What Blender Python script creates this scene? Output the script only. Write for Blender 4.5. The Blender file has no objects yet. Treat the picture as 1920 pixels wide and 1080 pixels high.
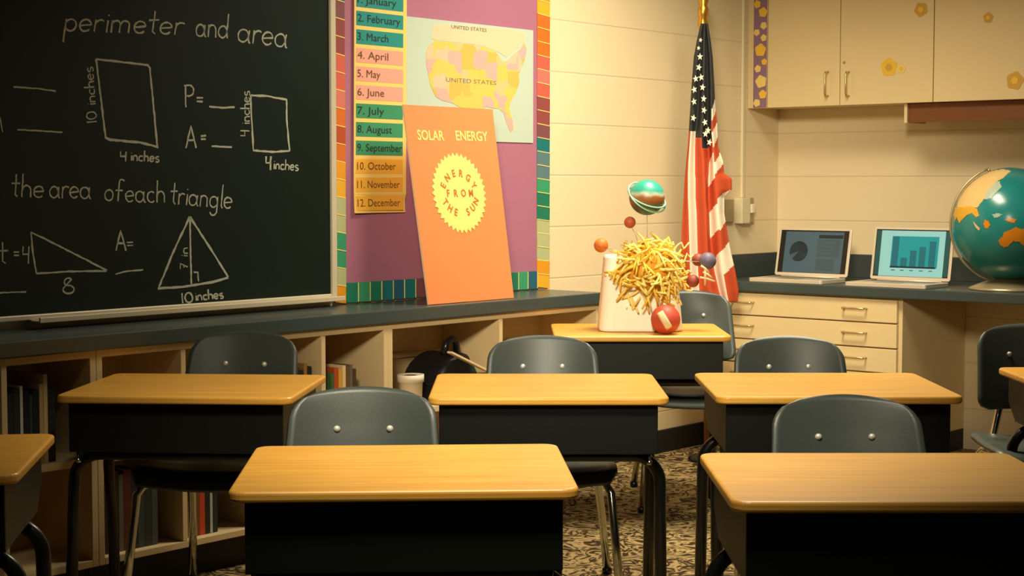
import bpy, bmesh, math, random
from mathutils import Vector, Matrix, Euler
random.seed(7)
PI = math.pi
scene = bpy.context.scene
col = scene.collection

# ------------------------------------------------------------ camera, world, lights, exposure
F = 3100.0                      # focal length in pixels of the 1920 px wide frame
H = 1.16                        # camera height
PITCH = math.atan(195.0 / F)
cam_data = bpy.data.cameras.new('camera')
cam = bpy.data.objects.new('camera', cam_data)
col.objects.link(cam)
cam_data.sensor_width = 36.0
cam_data.lens = 36.0 * F / 1920.0
cam_data.clip_start = 0.05
cam.location = (0, 0, H)
cam.rotation_euler = (PI / 2 - PITCH, 0, 0)
scene.camera = cam

vs = scene.view_settings
vs.view_transform = 'Standard'
vs.look = 'None'
vs.gamma = 1.0
vs.exposure = 0.12
vs.use_curve_mapping = False

world = bpy.data.worlds.new('world')
scene.world = world
world.use_nodes = True
bg = world.node_tree.nodes['Background']
bg.inputs['Color'].default_value = (0.40, 0.62, 0.55, 1)
bg.inputs['Strength'].default_value = 0.004


def area_light(name, loc, target, sx, sy, power, color, spread=180):
    l = bpy.data.lights.new(name, 'AREA')
    l.shape = 'RECTANGLE'
    l.size, l.size_y = sx, sy
    l.energy = power
    l.color = color
    l.spread = math.radians(spread)
    o = bpy.data.objects.new(name, l)
    col.objects.link(o)
    o.location = loc
    d = Vector(target) - Vector(loc)
    o.rotation_euler = d.to_track_quat('-Z', 'Y').to_euler()
    return o


def spot_light(name, loc, target, power, color, angle, blend, radius):
    l = bpy.data.lights.new(name, 'SPOT')
    l.energy = power
    l.color = color
    l.spot_size = math.radians(angle)
    l.spot_blend = blend
    l.shadow_soft_size = radius
    o = bpy.data.objects.new(name, l)
    col.objects.link(o)
    o.location = loc
    d = Vector(target) - Vector(loc)
    o.rotation_euler = d.to_track_quat('-Z', 'Y').to_euler()
    return o


WARM = (1.0, 0.875, 0.645)
area_light('ceiling_lamp_back', (0.86, 5.55, 2.75), (0.80, 5.55, 0.0), 1.0, 0.6, 56, WARM, 135)
spot_light('fill_spot_front', (0.0, 2.0, 3.0), (0.02, 3.55, 0.6), 520, WARM, 47, 1.0, 0.30)  # added spot brightening the front desks; narrow soft cone imitates vignette falloff
spot_light('fill_spot_rear', (-0.30, 0.2, 2.7), (0.36, 6.2, 1.05), 1150, WARM, 30, 1.0, 0.35)  # added frontal fill from the camera side, its soft cone dimming the frame edges

# ------------------------------------------------------------ frames of the two walls
AX = math.radians(49.8)
DA = Vector((math.cos(AX), math.sin(AX), 0))          # along the left wall, away from camera
NA = Vector((math.sin(AX), -math.cos(AX), 0))         # out of the left wall into the room
DIST_A = 4.09
OA = -NA * DIST_A
DIST_B = 6.786
OB = DA * DIST_B
ROT_A = AX
ROT_B = AX - PI / 2
FWD = Vector((0, math.cos(PITCH), -math.sin(PITCH)))
UP = Vector((0, math.sin(PITCH), math.cos(PITCH)))
RIGHT = Vector((1, 0, 0))
C0 = Vector((0, 0, H))


def ray(px, py):
    return RIGHT * ((px - 960) / F) + UP * ((540 - py) / F) + FWD


def hit(px, py, n, d):
    r = ray(px, py)
    return C0 + r * ((d - n.dot(C0)) / n.dot(r))


def A(px, py, off=0.0):          # (distance along left wall, height)
    p = hit(px, py, NA, -DIST_A + off)
    return DA.dot(p), p.z


def B(px, py, off=0.0):          # (distance along right wall, height)
    p = hit(px, py, DA, DIST_B - off)
    return NA.dot(p), p.z


def hitZ(px, py, z):
    return hit(px, py, Vector((0, 0, 1)), z)


def hitY(px, py, y):
    return hit(px, py, Vector((0, 1, 0)), y)


def locA(u, off, z):
    return OA + DA * u + NA * off + Vector((0, 0, z))


def locB(u, off, z):
    return OB + NA * u - DA * off + Vector((0, 0, z))


CORNER_U = A(1458, 300)[0]       # where the right wall meets the left one
CORNER_U = DIST_B


# ------------------------------------------------------------ materials
def srgb(r, g, b):
    f = lambda c: (c / 255 / 12.92) if c / 255 <= 0.04045 else ((c / 255 + 0.055) / 1.055) ** 2.4
    return (f(r), f(g), f(b), 1)


def mat(name, c, rough=0.6, metal=0.0, spec=0.5, emit=None, emit_s=1.0, var=0.0, scale=20.0, bump=0.0, bscale=200.0, stretch=None):
    m = bpy.data.materials.new(name)
    m.use_nodes = True
    nt = m.node_tree
    b = nt.nodes['Principled BSDF']
    b.inputs['Base Color'].default_value = c
    b.inputs['Roughness'].default_value = rough
    b.inputs['Metallic'].default_value = metal
    b.inputs['Specular IOR Level'].default_value = spec
    if emit:
        b.inputs['Emission Color'].default_value = emit
        b.inputs['Emission Strength'].default_value = emit_s
    tc = None
    if var or bump:
        tc = nt.nodes.new('ShaderNodeTexCoord')
        mp = nt.nodes.new('ShaderNodeMapping')
        nt.links.new(tc.outputs['Object'], mp.inputs['Vector'])
        if stretch:
            mp.inputs['Scale'].default_value = stretch
    if var:
        no = nt.nodes.new('ShaderNodeTexNoise')
        no.inputs['Scale'].default_value = scale
        no.inputs['Detail'].default_value = 4
        nt.links.new(mp.outputs['Vector'], no.inputs['Vector'])
        mx = nt.nodes.new('ShaderNodeMix')
        mx.data_type = 'RGBA'
        lo = tuple(max(0, v * (1 - var)) for v in c[:3]) + (1,)
        hi = tuple(min(1, v * (1 + var)) for v in c[:3]) + (1,)
        mx.inputs[6].default_value = lo
        mx.inputs[7].default_value = hi
        nt.links.new(no.outputs['Fac'], mx.inputs[0])
        nt.links.new(mx.outputs[2], b.inputs['Base Color'])
    if bump:
        n2 = nt.nodes.new('ShaderNodeTexNoise')
        n2.inputs['Scale'].default_value = bscale
        n2.inputs['Detail'].default_value = 3
        nt.links.new(mp.outputs['Vector'], n2.inputs['Vector'])
        bp = nt.nodes.new('ShaderNodeBump')
        bp.inputs['Strength'].default_value = bump
        bp.inputs['Distance'].default_value = 0.002
        nt.links.new(n2.outputs['Fac'], bp.inputs['Height'])
        nt.links.new(bp.outputs['Normal'], b.inputs['Normal'])
    return m


def block_wall_mat():
    m = mat('painted_block', srgb(234, 214, 173), 0.55)
    nt = m.node_tree
    b = nt.nodes['Principled BSDF']
    geo = nt.nodes.new('ShaderNodeNewGeometry')
    sep = nt.nodes.new('ShaderNodeSeparateXYZ')
    nt.links.new(geo.outputs['Position'], sep.inputs[0])

    def math_node(op, a, bv=None):
        n = nt.nodes.new('ShaderNodeMath')
        n.operation = op
        if isinstance(a, (int, float)):
            n.inputs[0].default_value = a
        else:
            nt.links.new(a, n.inputs[0])
        if bv is not None:
            if isinstance(bv, (int, float)):
                n.inputs[1].default_value = bv
            else:
                nt.links.new(bv, n.inputs[1])
        return n.outputs[0]
    z = math_node('ADD', sep.outputs['Z'], 0.026 + 0.1016)
    z = math_node('DIVIDE', z, 0.2032)
    z = math_node('FRACT', z)
    z = math_node('SUBTRACT', z, 0.5)
    z = math_node('ABSOLUTE', z)                       # 0 on a joint, 0.5 in mid-block
    rmp = nt.nodes.new('ShaderNodeMapRange')
    rmp.inputs['From Min'].default_value = 0.005
    rmp.inputs['From Max'].default_value = 0.022
    nt.links.new(z, rmp.inputs['Value'])
    no = nt.nodes.new('ShaderNodeTexNoise')
    no.inputs['Scale'].default_value = 60
    no.inputs['Detail'].default_value = 6
    nt.links.new(geo.outputs['Position'], no.inputs['Vector'])
    add = math_node('MULTIPLY', no.outputs['Fac'], 0.18)
    hgt = math_node('ADD', rmp.outputs['Result'], add)
    bp = nt.nodes.new('ShaderNodeBump')
    bp.inputs['Strength'].default_value = 0.34
    bp.inputs['Distance'].default_value = 0.004
    nt.links.new(hgt, bp.inputs['Height'])
    nt.links.new(bp.outputs['Normal'], b.inputs['Normal'])
    mx = nt.nodes.new('ShaderNodeMix')
    mx.data_type = 'RGBA'
    mx.inputs[6].default_value = srgb(220, 200, 160)
    mx.inputs[7].default_value = srgb(234, 214, 173)
    nt.links.new(rmp.outputs['Result'], mx.inputs[0])
    nt.links.new(mx.outputs[2], b.inputs['Base Color'])
    return m


def wood_mat():
    m = mat('oak_laminate', srgb(214, 160, 84), 0.36)
    nt = m.node_tree
    b = nt.nodes['Principled BSDF']
    tc = nt.nodes.new('ShaderNodeTexCoord')
    mp = nt.nodes.new('ShaderNodeMapping')
    mp.inputs['Scale'].default_value = (1.2, 22, 22)
    nt.links.new(tc.outputs['Object'], mp.inputs['Vector'])
    no = nt.nodes.new('ShaderNodeTexNoise')
    no.inputs['Scale'].default_value = 3.0
    no.inputs['Detail'].default_value = 6
    no.inputs['Distortion'].default_value = 0.6
    nt.links.new(mp.outputs['Vector'], no.inputs['Vector'])
    cr = nt.nodes.new('ShaderNodeValToRGB')
    cr.color_ramp.elements[0].position = 0.3
    cr.color_ramp.elements[0].color = srgb(212, 150, 54)
    cr.color_ramp.elements[1].position = 0.72
    cr.color_ramp.elements[1].color = srgb(232, 178, 80)
    nt.links.new(no.outputs['Fac'], cr.inputs['Fac'])
    nt.links.new(cr.outputs['Color'], b.inputs['Base Color'])
    return m


def carpet_mat():
    m = mat('patterned_carpet', srgb(140, 116, 80), 0.95, spec=0.1)
    nt = m.node_tree
    b = nt.nodes['Principled BSDF']
    tc = nt.nodes.new('ShaderNodeTexCoord')
    no = nt.nodes.new('ShaderNodeTexNoise')
    no.inputs['Scale'].default_value = 10
    no.inputs['Detail'].default_value = 2
    no.inputs['Distortion'].default_value = 1.6
    nt.links.new(tc.outputs['Object'], no.inputs['Vector'])
    wv = nt.nodes.new('ShaderNodeMath')
    wv.operation = 'MULTIPLY'
    wv.inputs[1].default_value = 34
    nt.links.new(no.outputs['Fac'], wv.inputs[0])
    sn = nt.nodes.new('ShaderNodeMath')
    sn.operation = 'SINE'
    nt.links.new(wv.outputs[0], sn.inputs[0])
    cr = nt.nodes.new('ShaderNodeValToRGB')
    e = cr.color_ramp.elements
    e[0].position = 0.10
    e[0].color = srgb(58, 46, 28)
    e[1].position = 0.92
    e[1].color = srgb(176, 152, 104)
    k = e.new(0.45)
    k.color = srgb(124, 102, 68)
    mr = nt.nodes.new('ShaderNodeMapRange')
    mr.inputs['From Min'].default_value = -1
    nt.links.new(sn.outputs[0], mr.inputs['Value'])
    nt.links.new(mr.outputs['Result'], cr.inputs['Fac'])
    nt.links.new(cr.outputs['Color'], b.inputs['Base Color'])
    f2 = nt.nodes.new('ShaderNodeTexNoise')
    f2.inputs['Scale'].default_value = 400
    nt.links.new(tc.outputs['Object'], f2.inputs['Vector'])
    bp = nt.nodes.new('ShaderNodeBump')
    bp.inputs['Strength'].default_value = 0.8
    bp.inputs['Distance'].default_value = 0.004
    nt.links.new(f2.outputs['Fac'], bp.inputs['Height'])
    nt.links.new(bp.outputs['Normal'], b.inputs['Normal'])
    return m


def states_mat():
    m = mat('map_states', srgb(230, 200, 110), 0.6)
    nt = m.node_tree
    b = nt.nodes['Principled BSDF']
    tc = nt.nodes.new('ShaderNodeTexCoord')
    mp = nt.nodes.new('ShaderNodeMapping')
    mp.inputs['Scale'].default_value = (1.0, 0.0, 1.25)
    nt.links.new(tc.outputs['Object'], mp.inputs['Vector'])
    vo = nt.nodes.new('ShaderNodeTexVoronoi')
    vo.distance = 'CHEBYCHEV'
    vo.inputs['Scale'].default_value = 15
    vo.inputs['Randomness'].default_value = 0.8
    nt.links.new(mp.outputs['Vector'], vo.inputs['Vector'])
    sp = nt.nodes.new('ShaderNodeSeparateColor')
    nt.links.new(vo.outputs['Color'], sp.inputs[0])
    cr = nt.nodes.new('ShaderNodeValToRGB')
    cr.color_ramp.interpolation = 'CONSTANT'
    e = cr.color_ramp.elements
    e[0].color = srgb(226, 190, 92)
    e[0].position = 0
    e[1].position = 0.38
    e[1].color = srgb(222, 186, 150)
    for p, c in ((0.55, (214, 168, 158)), (0.7, (226, 176, 84)), (0.86, (200, 186, 130))):
        k = e.new(p)
        k.color = srgb(*c)
    nt.links.new(sp.outputs[0], cr.inputs['Fac'])
    nt.links.new(cr.outputs['Color'], b.inputs['Base Color'])
    return m


def saturn_mat():
    m = mat('painted_planet', srgb(40, 150, 130), 0.4)
    nt = m.node_tree
    b = nt.nodes['Principled BSDF']
    tc = nt.nodes.new('ShaderNodeTexCoord')
    no = nt.nodes.new('ShaderNodeTexNoise')
    no.inputs['Scale'].default_value = 30
    nt.links.new(tc.outputs['Object'], no.inputs['Vector'])
    sp = nt.nodes.new('ShaderNodeSeparateXYZ')
    nt.links.new(tc.outputs['Object'], sp.inputs[0])
    a = nt.nodes.new('ShaderNodeMath')
    a.operation = 'MULTIPLY_ADD'
    a.inputs[1].default_value = 0.02
    nt.links.new(no.outputs['Fac'], a.inputs[0])
    nt.links.new(sp.outputs['Z'], a.inputs[2])
    mr = nt.nodes.new('ShaderNodeMapRange')
    mr.inputs['From Min'].default_value = -0.055
    mr.inputs['From Max'].default_value = 0.075
    nt.links.new(a.outputs[0], mr.inputs['Value'])
    cr = nt.nodes.new('ShaderNodeValToRGB')
    e = cr.color_ramp.elements
    e[0].position = 0.0
    e[0].color = srgb(70, 110, 80)
    e[1].position = 1.0
    e[1].color = srgb(40, 150, 128)
    for p, c in ((0.26, (96, 84, 52)), (0.34, (150, 92, 44)), (0.5, (168, 104, 52)), (0.58, (190, 190, 160)), (0.68, (50, 160, 138))):
        k = e.new(p)
        k.color = srgb(*c)
    nt.links.new(mr.outputs['Result'], cr.inputs['Fac'])
    nt.links.new(cr.outputs['Color'], b.inputs['Base Color'])
    return m


M = {}
M['wall'] = block_wall_mat()
M['wood'] = wood_mat()
M['carpet'] = carpet_mat()
M['states'] = states_mat()
M['saturn'] = saturn_mat()
M['black_base'] = mat('black_cove_base', srgb(16, 15, 12), 0.6)
M['black_metal'] = mat('black_metal', srgb(18, 21, 17), 0.42, spec=0.35, bump=0.1, bscale=600)
M['black_tube'] = mat('black_tube', srgb(13, 15, 14), 0.28)
M['chrome'] = mat('chrome', srgb(205, 205, 195), 0.16, 1.0)
M['rivet'] = mat('rivet_steel', srgb(232, 228, 212), 0.35, 0.35)
M['shell'] = mat('charcoal_plastic', srgb(62, 70, 66), 0.42, bump=0.12, bscale=500, var=0.08, scale=14)
M['board'] = mat('chalkboard_green', srgb(7, 26, 18), 0.55, spec=0.25, var=0.22, scale=2.2)
M['frame'] = mat('aluminium_frame', srgb(214, 204, 178), 0.4, 0.2)
M['tray'] = mat('tray_aluminium', srgb(206, 192, 160), 0.42, 0.15)
M['chalk'] = mat('chalk', srgb(176, 178, 160), 0.95, spec=0.0, var=0.35, scale=260)
M['purple'] = mat('mauve_paper', srgb(166, 104, 128), 0.75, var=0.06, scale=5, bump=0.25, bscale=12)
M['map_paper'] = mat('map_paper', srgb(186, 202, 186), 0.45)
M['map_land'] = mat('map_land', srgb(206, 198, 160), 0.5)
M['ink'] = mat('grey_ink', srgb(110, 96, 84), 0.7)
M['dark_ink'] = mat('dark_ink', srgb(30, 40, 40), 0.7)
M['brown_ink'] = mat('brown_ink', srgb(108, 66, 30), 0.7)
M['chart'] = mat('chart_yellow', srgb(240, 204, 112), 0.5)
M['teal_card'] = mat('teal_card', srgb(34, 138, 132), 0.5)
M['pink_card'] = mat('pink_card', srgb(226, 160, 140), 0.5)
M['green_card'] = mat('green_card', srgb(52, 140, 100), 0.5)
M['gold_card'] = mat('gold_card', srgb(236, 176, 62), 0.5)
M['orange'] = mat('orange_board', srgb(222, 132, 76), 0.6, var=0.03, scale=4)
M['orange_edge'] = mat('board_edge', srgb(240, 196, 150), 0.7)
M['cutout'] = mat('yellow_cutout', srgb(244, 214, 120), 0.6)
M['cut_text'] = mat('rust_letters', srgb(186, 104, 40), 0.6)
M['counter'] = mat('slate_laminate', srgb(60, 72, 70), 0.3, var=0.1, scale=60)
M['counter_edge'] = mat('slate_edge', srgb(62, 70, 68), 0.4)
M['case'] = mat('cream_melamine', srgb(216, 190, 142), 0.5, var=0.04, scale=3)
M['case_back'] = mat('tan_backing', srgb(206, 176, 126), 0.6, var=0.08, scale=4)
M['cab'] = mat('cream_laminate', srgb(224, 200, 148), 0.45, var=0.03, scale=3)
M['gap'] = mat('shadow_gap_brown', srgb(120, 92, 50), 0.7)
M['brass'] = mat('satin_nickel', srgb(214, 190, 140), 0.3, 0.8)
M['walnut'] = mat('brown_board', srgb(116, 66, 20), 0.55, var=0.15, scale=10, stretch=(1, 12, 12))
M['red'] = mat('flag_red', srgb(190, 70, 28), 0.75, var=0.08, scale=30)
M['white'] = mat('flag_white', srgb(238, 222, 194), 0.75)
M['blue'] = mat('flag_navy', srgb(38, 40, 40), 0.75, var=0.1, scale=30)
M['gold'] = mat('gold_metal', srgb(212, 158, 62), 0.3, 0.85)
M['pole'] = mat('pole_wood', srgb(150, 100, 50), 0.45)
M['plate'] = mat('cream_plate', srgb(222, 208, 168), 0.4)
M['grey_plate'] = mat('grey_plate', srgb(168, 152, 116), 0.4, 0.3)
M['lap'] = mat('laptop_silver', srgb(222, 208, 184), 0.4, 0.35)
M['lap_dark'] = mat('laptop_bezel', srgb(16, 18, 16), 0.3)
M['lap_key'] = mat('laptop_keys', srgb(120, 112, 96), 0.6)
M['scr_grey'] = mat('screen_slate', srgb(10, 12, 12), 0.3, emit=srgb(72, 94, 96), emit_s=0.85)
M['scr_grey2'] = mat('screen_slate_panel', srgb(10, 12, 12), 0.3, emit=srgb(66, 82, 82), emit_s=0.85)
M['scr_navy'] = mat('screen_navy', srgb(4, 6, 6), 0.3, emit=srgb(8, 32, 36), emit_s=0.8)
M['scr_pie'] = mat('screen_pie', srgb(4, 6, 6), 0.3, emit=srgb(16, 44, 46), emit_s=0.8)
M['scr_pale'] = mat('screen_pale', srgb(10, 14, 14), 0.3, emit=srgb(150, 202, 186), emit_s=0.95)
M['scr_teal'] = mat('screen_teal', srgb(6, 12, 12), 0.3, emit=srgb(0, 150, 144), emit_s=0.9)
M['scr_bar'] = mat('screen_bars', srgb(6, 12, 12), 0.3, emit=srgb(2, 106, 108), emit_s=0.9)
M['scr_side'] = mat('screen_side', srgb(4, 8, 8), 0.3, emit=srgb(30, 84, 74), emit_s=0.8)
M['sea'] = mat('globe_sea', srgb(36, 128, 124), 0.22, var=0.18, scale=6)
M['land_tan'] = mat('globe_tan', srgb(222, 186, 122), 0.25, var=0.1, scale=20)
M['land_orange'] = mat('globe_orange', srgb(216, 134, 26), 0.25, var=0.15, scale=30)
M['land_yellow'] = mat('globe_yellow', srgb(214, 164, 48), 0.25, var=0.1, scale=30)
M['land_pale'] = mat('globe_pale', srgb(176, 190, 166), 0.25)
M['globe_metal'] = mat('globe_metal', srgb(176, 160, 124), 0.35, 0.5)
M['stand_white'] = mat('white_foam', srgb(250, 244, 222), 0.7)
M['sun_core'] = mat('sun_core', srgb(224, 160, 40), 0.7)
M['sun_strand'] = mat('sun_strand', srgb(252, 222, 120), 0.65, var=0.15, scale=40)
M['sun_strand2'] = mat('sun_strand_deep', srgb(246, 196, 64), 0.65)
M['p_red'] = mat('planet_red', srgb(190, 72, 50), 0.55, var=0.12, scale=60)
M['p_brick'] = mat('planet_brick', srgb(186, 84, 46), 0.55, var=0.12, scale=60)
M['p_orange'] = mat('planet_orange', srgb(214, 116, 36), 0.55, var=0.12, scale=60)
M['p_violet'] = mat('planet_violet', srgb(104, 92, 112), 0.55, var=0.12, scale=60)
M['p_maroon'] = mat('planet_maroon', srgb(140, 60, 44), 0.55, var=0.15, scale=60)
M['ring'] = mat('ring_pale_teal', srgb(140, 206, 176), 0.5)
M['tape'] = mat('cream_strip', srgb(236, 206, 150), 0.7)
M['wire'] = mat('thin_wire', srgb(196, 184, 140), 0.4, 0.5)
M['bag'] = mat('black_bag', srgb(14, 16, 18), 0.55, bump=0.4, bscale=80)
M['bag_hi'] = mat('black_gloss', srgb(22, 26, 28), 0.25)
M['cloth_teal'] = mat('teal_cloth', srgb(22, 60, 58), 0.8)
M['ruler'] = mat('pale_wood', srgb(222, 196, 150), 0.6)
M['tub'] = mat('white_tub', srgb(222, 208, 184), 0.5)
M['lilac'] = mat('lilac_border', srgb(140, 104, 124), 0.6)
M['star_y'] = mat('yellow_flower', srgb(232, 186, 52), 0.6)
M['star_p'] = mat('pale_flower', srgb(232, 200, 110), 0.6)
M['star_b'] = mat('ochre_flower', srgb(206, 158, 56), 0.6)
BORDER = {}
for n, c in dict(gold=(222, 150, 26), amber=(226, 170, 40), orange=(206, 106, 30), coral=(204, 92, 74), rose=(206, 112, 100),
                 maroon=(140, 66, 66), plum=(122, 72, 78), teal=(14, 110, 112), blue=(30, 92, 112), steel=(86, 120, 124),
                 green=(52, 148, 104), jade=(22, 118, 90), pale=(176, 182, 132), sage=(128, 172, 124), rust=(176, 74, 30)).items():
    BORDER[n] = mat('border_' + n, srgb(*c), 0.6)


# ------------------------------------------------------------ mesh builder
class MB:
    def __init__(self):
        self.v, self.f, self.m = [], [], []

    def add(self, vs_, fs, mi=0, tf=None):
        o = len(self.v)
        for p in vs_:
            p = Vector(p)
            self.v.append(tf @ p if tf is not None else p)
        for f in fs:
            self.f.append([i + o for i in f])
            self.m.append(mi)
        return self

    def box(self, x0, y0, z0, x1, y1, z1, mi=0, tf=None):
        vs_ = [(x0, y0, z0), (x1, y0, z0), (x1, y1, z0), (x0, y1, z0), (x0, y0, z1), (x1, y0, z1), (x1, y1, z1), (x0, y1, z1)]
        fs = [(0, 3, 2, 1), (4, 5, 6, 7), (0, 1, 5, 4), (1, 2, 6, 5), (2, 3, 7, 6), (3, 0, 4, 7)]
        return self.add(vs_, fs, mi, tf)

    def prism(self, pts, fn0, fn1, mi=0, mside=None):
        """pts 2-D counter-clockwise; fn0 / fn1 map a 2-D point to the two ends"""
        n = len(pts)
        a = [fn0(*p) for p in pts]
        b = [fn1(*p) for p in pts]
        o = len(self.v)
        self.v += [Vector(p) for p in a] + [Vector(p) for p in b]
        self.f.append([o + i for i in range(n)][::-1])
        self.m.append(mi)
        self.f.append([o + n + i for i in range(n)])
        self.m.append(mi)
        for i in range(n):
            j = (i + 1) % n
            self.f.append([o + i, o + j, o + n + j, o + n + i])
            self.m.append(mi if mside is None else mside)
        return self

    def plate(self, pts, y0, y1, mi=0, mside=None):
        """polygon in x/z given thickness along y (y0 the near face)"""
        return self.prism(pts, lambda x, z: (x, y1, z), lambda x, z: (x, y0, z), mi, mside)

    def slab(self, pts, z0, z1, mi=0):
        return self.prism(pts, lambda x, y: (x, y, z0), lambda x, y: (x, y, z1), mi)

    def tube(self, path, r, seg=10, mi=0, caps=True, closed=False):
        path = [Vector(p) for p in path]
        n = len(path)
        rs = r if isinstance(r, (list, tuple)) else [r] * n
        o = len(self.v)
        prev = None
        for i, p in enumerate(path):
            if closed:
                t = path[(i + 1) % n] - path[i - 1]
            else:
                t = path[min(i + 1, n - 1)] - path[max(i - 1, 0)]
            t.normalize()
            if prev is None:
                ref = Vector((0, 0, 1)) if abs(t.z) < 0.9 else Vector((1, 0, 0))
                nx = t.cross(ref).normalized()
            else:
                nx = (prev - t * prev.dot(t))
                if nx.length < 1e-6:
                    nx = t.orthogonal()
                nx.normalize()
            prev = nx
            ny = t.cross(nx)
            for k in range(seg):
                a = 2 * PI * k / seg
                self.v.append(p + (nx * math.cos(a) + ny * math.sin(a)) * rs[i])
        for i in range(n if closed else n - 1):
            j = (i + 1) % n
            for k in range(seg):
                l = (k + 1) % seg
                self.f.append([o + i * seg + k, o + i * seg + l, o + j * seg + l, o + j * seg + k])
                self.m.append(mi)
        if caps and not closed:
            self.f.append([o + k for k in range(seg)][::-1])
            self.m.append(mi)
            self.f.append([o + (n - 1) * seg + k for k in range(seg)])
            self.m.append(mi)
        return self

    def lathe(self, prof, seg=24, mi=0, tf=None):
        """prof (r, z) from bottom to top"""
        o = len(self.v)
        n = len(prof)
        for r, z in prof:
            for k in range(seg):
                a = 2 * PI * k / seg
                p = Vector((r * math.cos(a), r * math.sin(a), z))
                self.v.append(tf @ p if tf is not None else p)
        for i in range(n - 1):
            for k in range(seg):
                l = (k + 1) % seg
                self.f.append([o + i * seg + k, o + i * seg + l, o + (i + 1) * seg + l, o + (i + 1) * seg + k])
                self.m.append(mi)
        self.f.append([o + k for k in range(seg)][::-1])
        self.m.append(mi)
        self.f.append([o + (n - 1) * seg + k for k in range(seg)])
        self.m.append(mi)
        return self

    def sphere(self, c, r, seg=24, rings=14, mi=0, sc=(1, 1, 1)):
        prof = []
        for i in range(rings + 1):
            a = -PI / 2 + PI * i / rings
            prof.append((max(1e-5, r * math.cos(a)), r * math.sin(a)))
        return self.lathe(prof, seg, mi, Matrix.Translation(c) @ Matrix.Diagonal((sc[0], sc[1], sc[2], 1)))

    def ribbon(self, pts, w, y, mi=0):
        """flat stroke in x/z facing -y"""
        n = len(pts)
        if n < 2:
            return self
        o = len(self.v)
        for i in range(n):
            a = Vector(pts[max(i - 1, 0)])
            b = Vector(pts[min(i + 1, n - 1)])
            t = (b - a)
            if t.length < 1e-9:
                t = Vector((1, 0))
            t.normalize()
            nn = Vector((-t.y, t.x))
            ww = w * random.uniform(0.36, 0.6)
            p = Vector(pts[i])
            self.v.append(Vector((p.x - nn.x * ww, y, p.y - nn.y * ww)))
            self.v.append(Vector((p.x + nn.x * ww, y, p.y + nn.y * ww)))
        for i in range(n - 1):
            self.f.append([o + 2 * i, o + 2 * i + 2, o + 2 * i + 3, o + 2 * i + 1])
            self.m.append(mi)
        return self

    def build(self, name, mats, parent=None, smooth=False, bevel=0.0, seg=2, loc=None, rot=None, solid=0.0, subsurf=0):
        me = bpy.data.meshes.new(name)
        me.from_pydata([tuple(p) for p in self.v], [], self.f)
        if not isinstance(mats, (list, tuple)):
            mats = [mats]
        for m_ in mats:
            me.materials.append(m_)
        for p, mi in zip(me.polygons, self.m):
            p.material_index = mi
            p.use_smooth = smooth
        me.update()
        o = bpy.data.objects.new(name, me)
        col.objects.link(o)
        if parent:
            o.parent = parent
        if loc is not None:
            o.location = loc
        if rot is not None:
            o.rotation_euler = rot
        if solid:
            s = o.modifiers.new('solid', 'SOLIDIFY')
            s.thickness = solid
            s.offset = 0
        if bevel:
            b = o.modifiers.new('bevel', 'BEVEL')
            b.width = bevel
            b.segments = seg
            b.limit_method = 'ANGLE'
            b.angle_limit = math.radians(40)
            if smooth is False:
                for p in me.polygons:
                    p.use_smooth = False
        if subsurf:
            s = o.modifiers.new('sub', 'SUBSURF')
            s.levels = s.render_levels = subsurf
        return o


def thing(name, label, cat, loc=(0, 0, 0), rotz=0.0, group=None):
    o = bpy.data.objects.new(name, None)
    col.objects.link(o)
    o.empty_display_size = 0.05
    o.location = loc
    o.rotation_euler = (0, 0, rotz)
    o['label'] = label
    o['category'] = cat
    if group:
        o['group'] = group
    return o


def tag(o, label, cat, group=None):
    o['label'] = label
    o['category'] = cat
    if group:
        o['group'] = group
    return o


def struct(o):
    o['kind'] = 'structure'
    return o


def copy_tree(root, loc, rotz, label, group=None, scale=None):
    r = root.copy()
    col.objects.link(r)
    r.location = loc
    r.rotation_euler = (0, 0, rotz)
    r['label'] = label
    if group:
        r['group'] = group
    if scale:
        r.scale = scale
    kids = {}
    for ob in list(col.objects):
        kids.setdefault(ob.parent, []).append(ob)

    def rec(src, dst):
        for ch in kids.get(src, []):
            c = ch.copy()
            col.objects.link(c)
            c.parent = dst
            rec(ch, c)
    rec(root, r)
    return r


def rounded(x0, y0, x1, y1, r, n=6):
    pts = []
    for cx, cy, a0 in ((x1 - r, y0 + r, -PI / 2), (x1 - r, y1 - r, 0), (x0 + r, y1 - r, PI / 2), (x0 + r, y0 + r, PI)):
        for i in range(n + 1):
            a = a0 + PI / 2 * i / n
            pts.append((cx + r * math.cos(a), cy + r * math.sin(a)))
    return pts


# ------------------------------------------------------------ lettering
_text_cache = {}


def text_geo(s, bold=0.0):
    key = (s, bold)
    if key in _text_cache:
        return _text_cache[key]
    cu = bpy.data.curves.new('t', 'FONT')
    cu.body = s
    cu.size = 1.0
    cu.offset = bold
    cu.resolution_u = 3
    ob = bpy.data.objects.new('t', cu)
    col.objects.link(ob)
    dg = bpy.context.evaluated_depsgraph_get()
    me = bpy.data.meshes.new_from_object(ob.evaluated_get(dg))
    vs_ = [tuple(v.co) for v in me.vertices]
    fs = [tuple(p.vertices) for p in me.polygons]
    bpy.data.objects.remove(ob)
    bpy.data.curves.remove(cu)
    bpy.data.meshes.remove(me)
    xs = [v[0] for v in vs_] or [0]
    ys = [v[1] for v in vs_] or [0]
    r = (vs_, fs, min(xs), max(xs), min(ys), max(ys))
    _text_cache[key] = r
    return r


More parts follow.
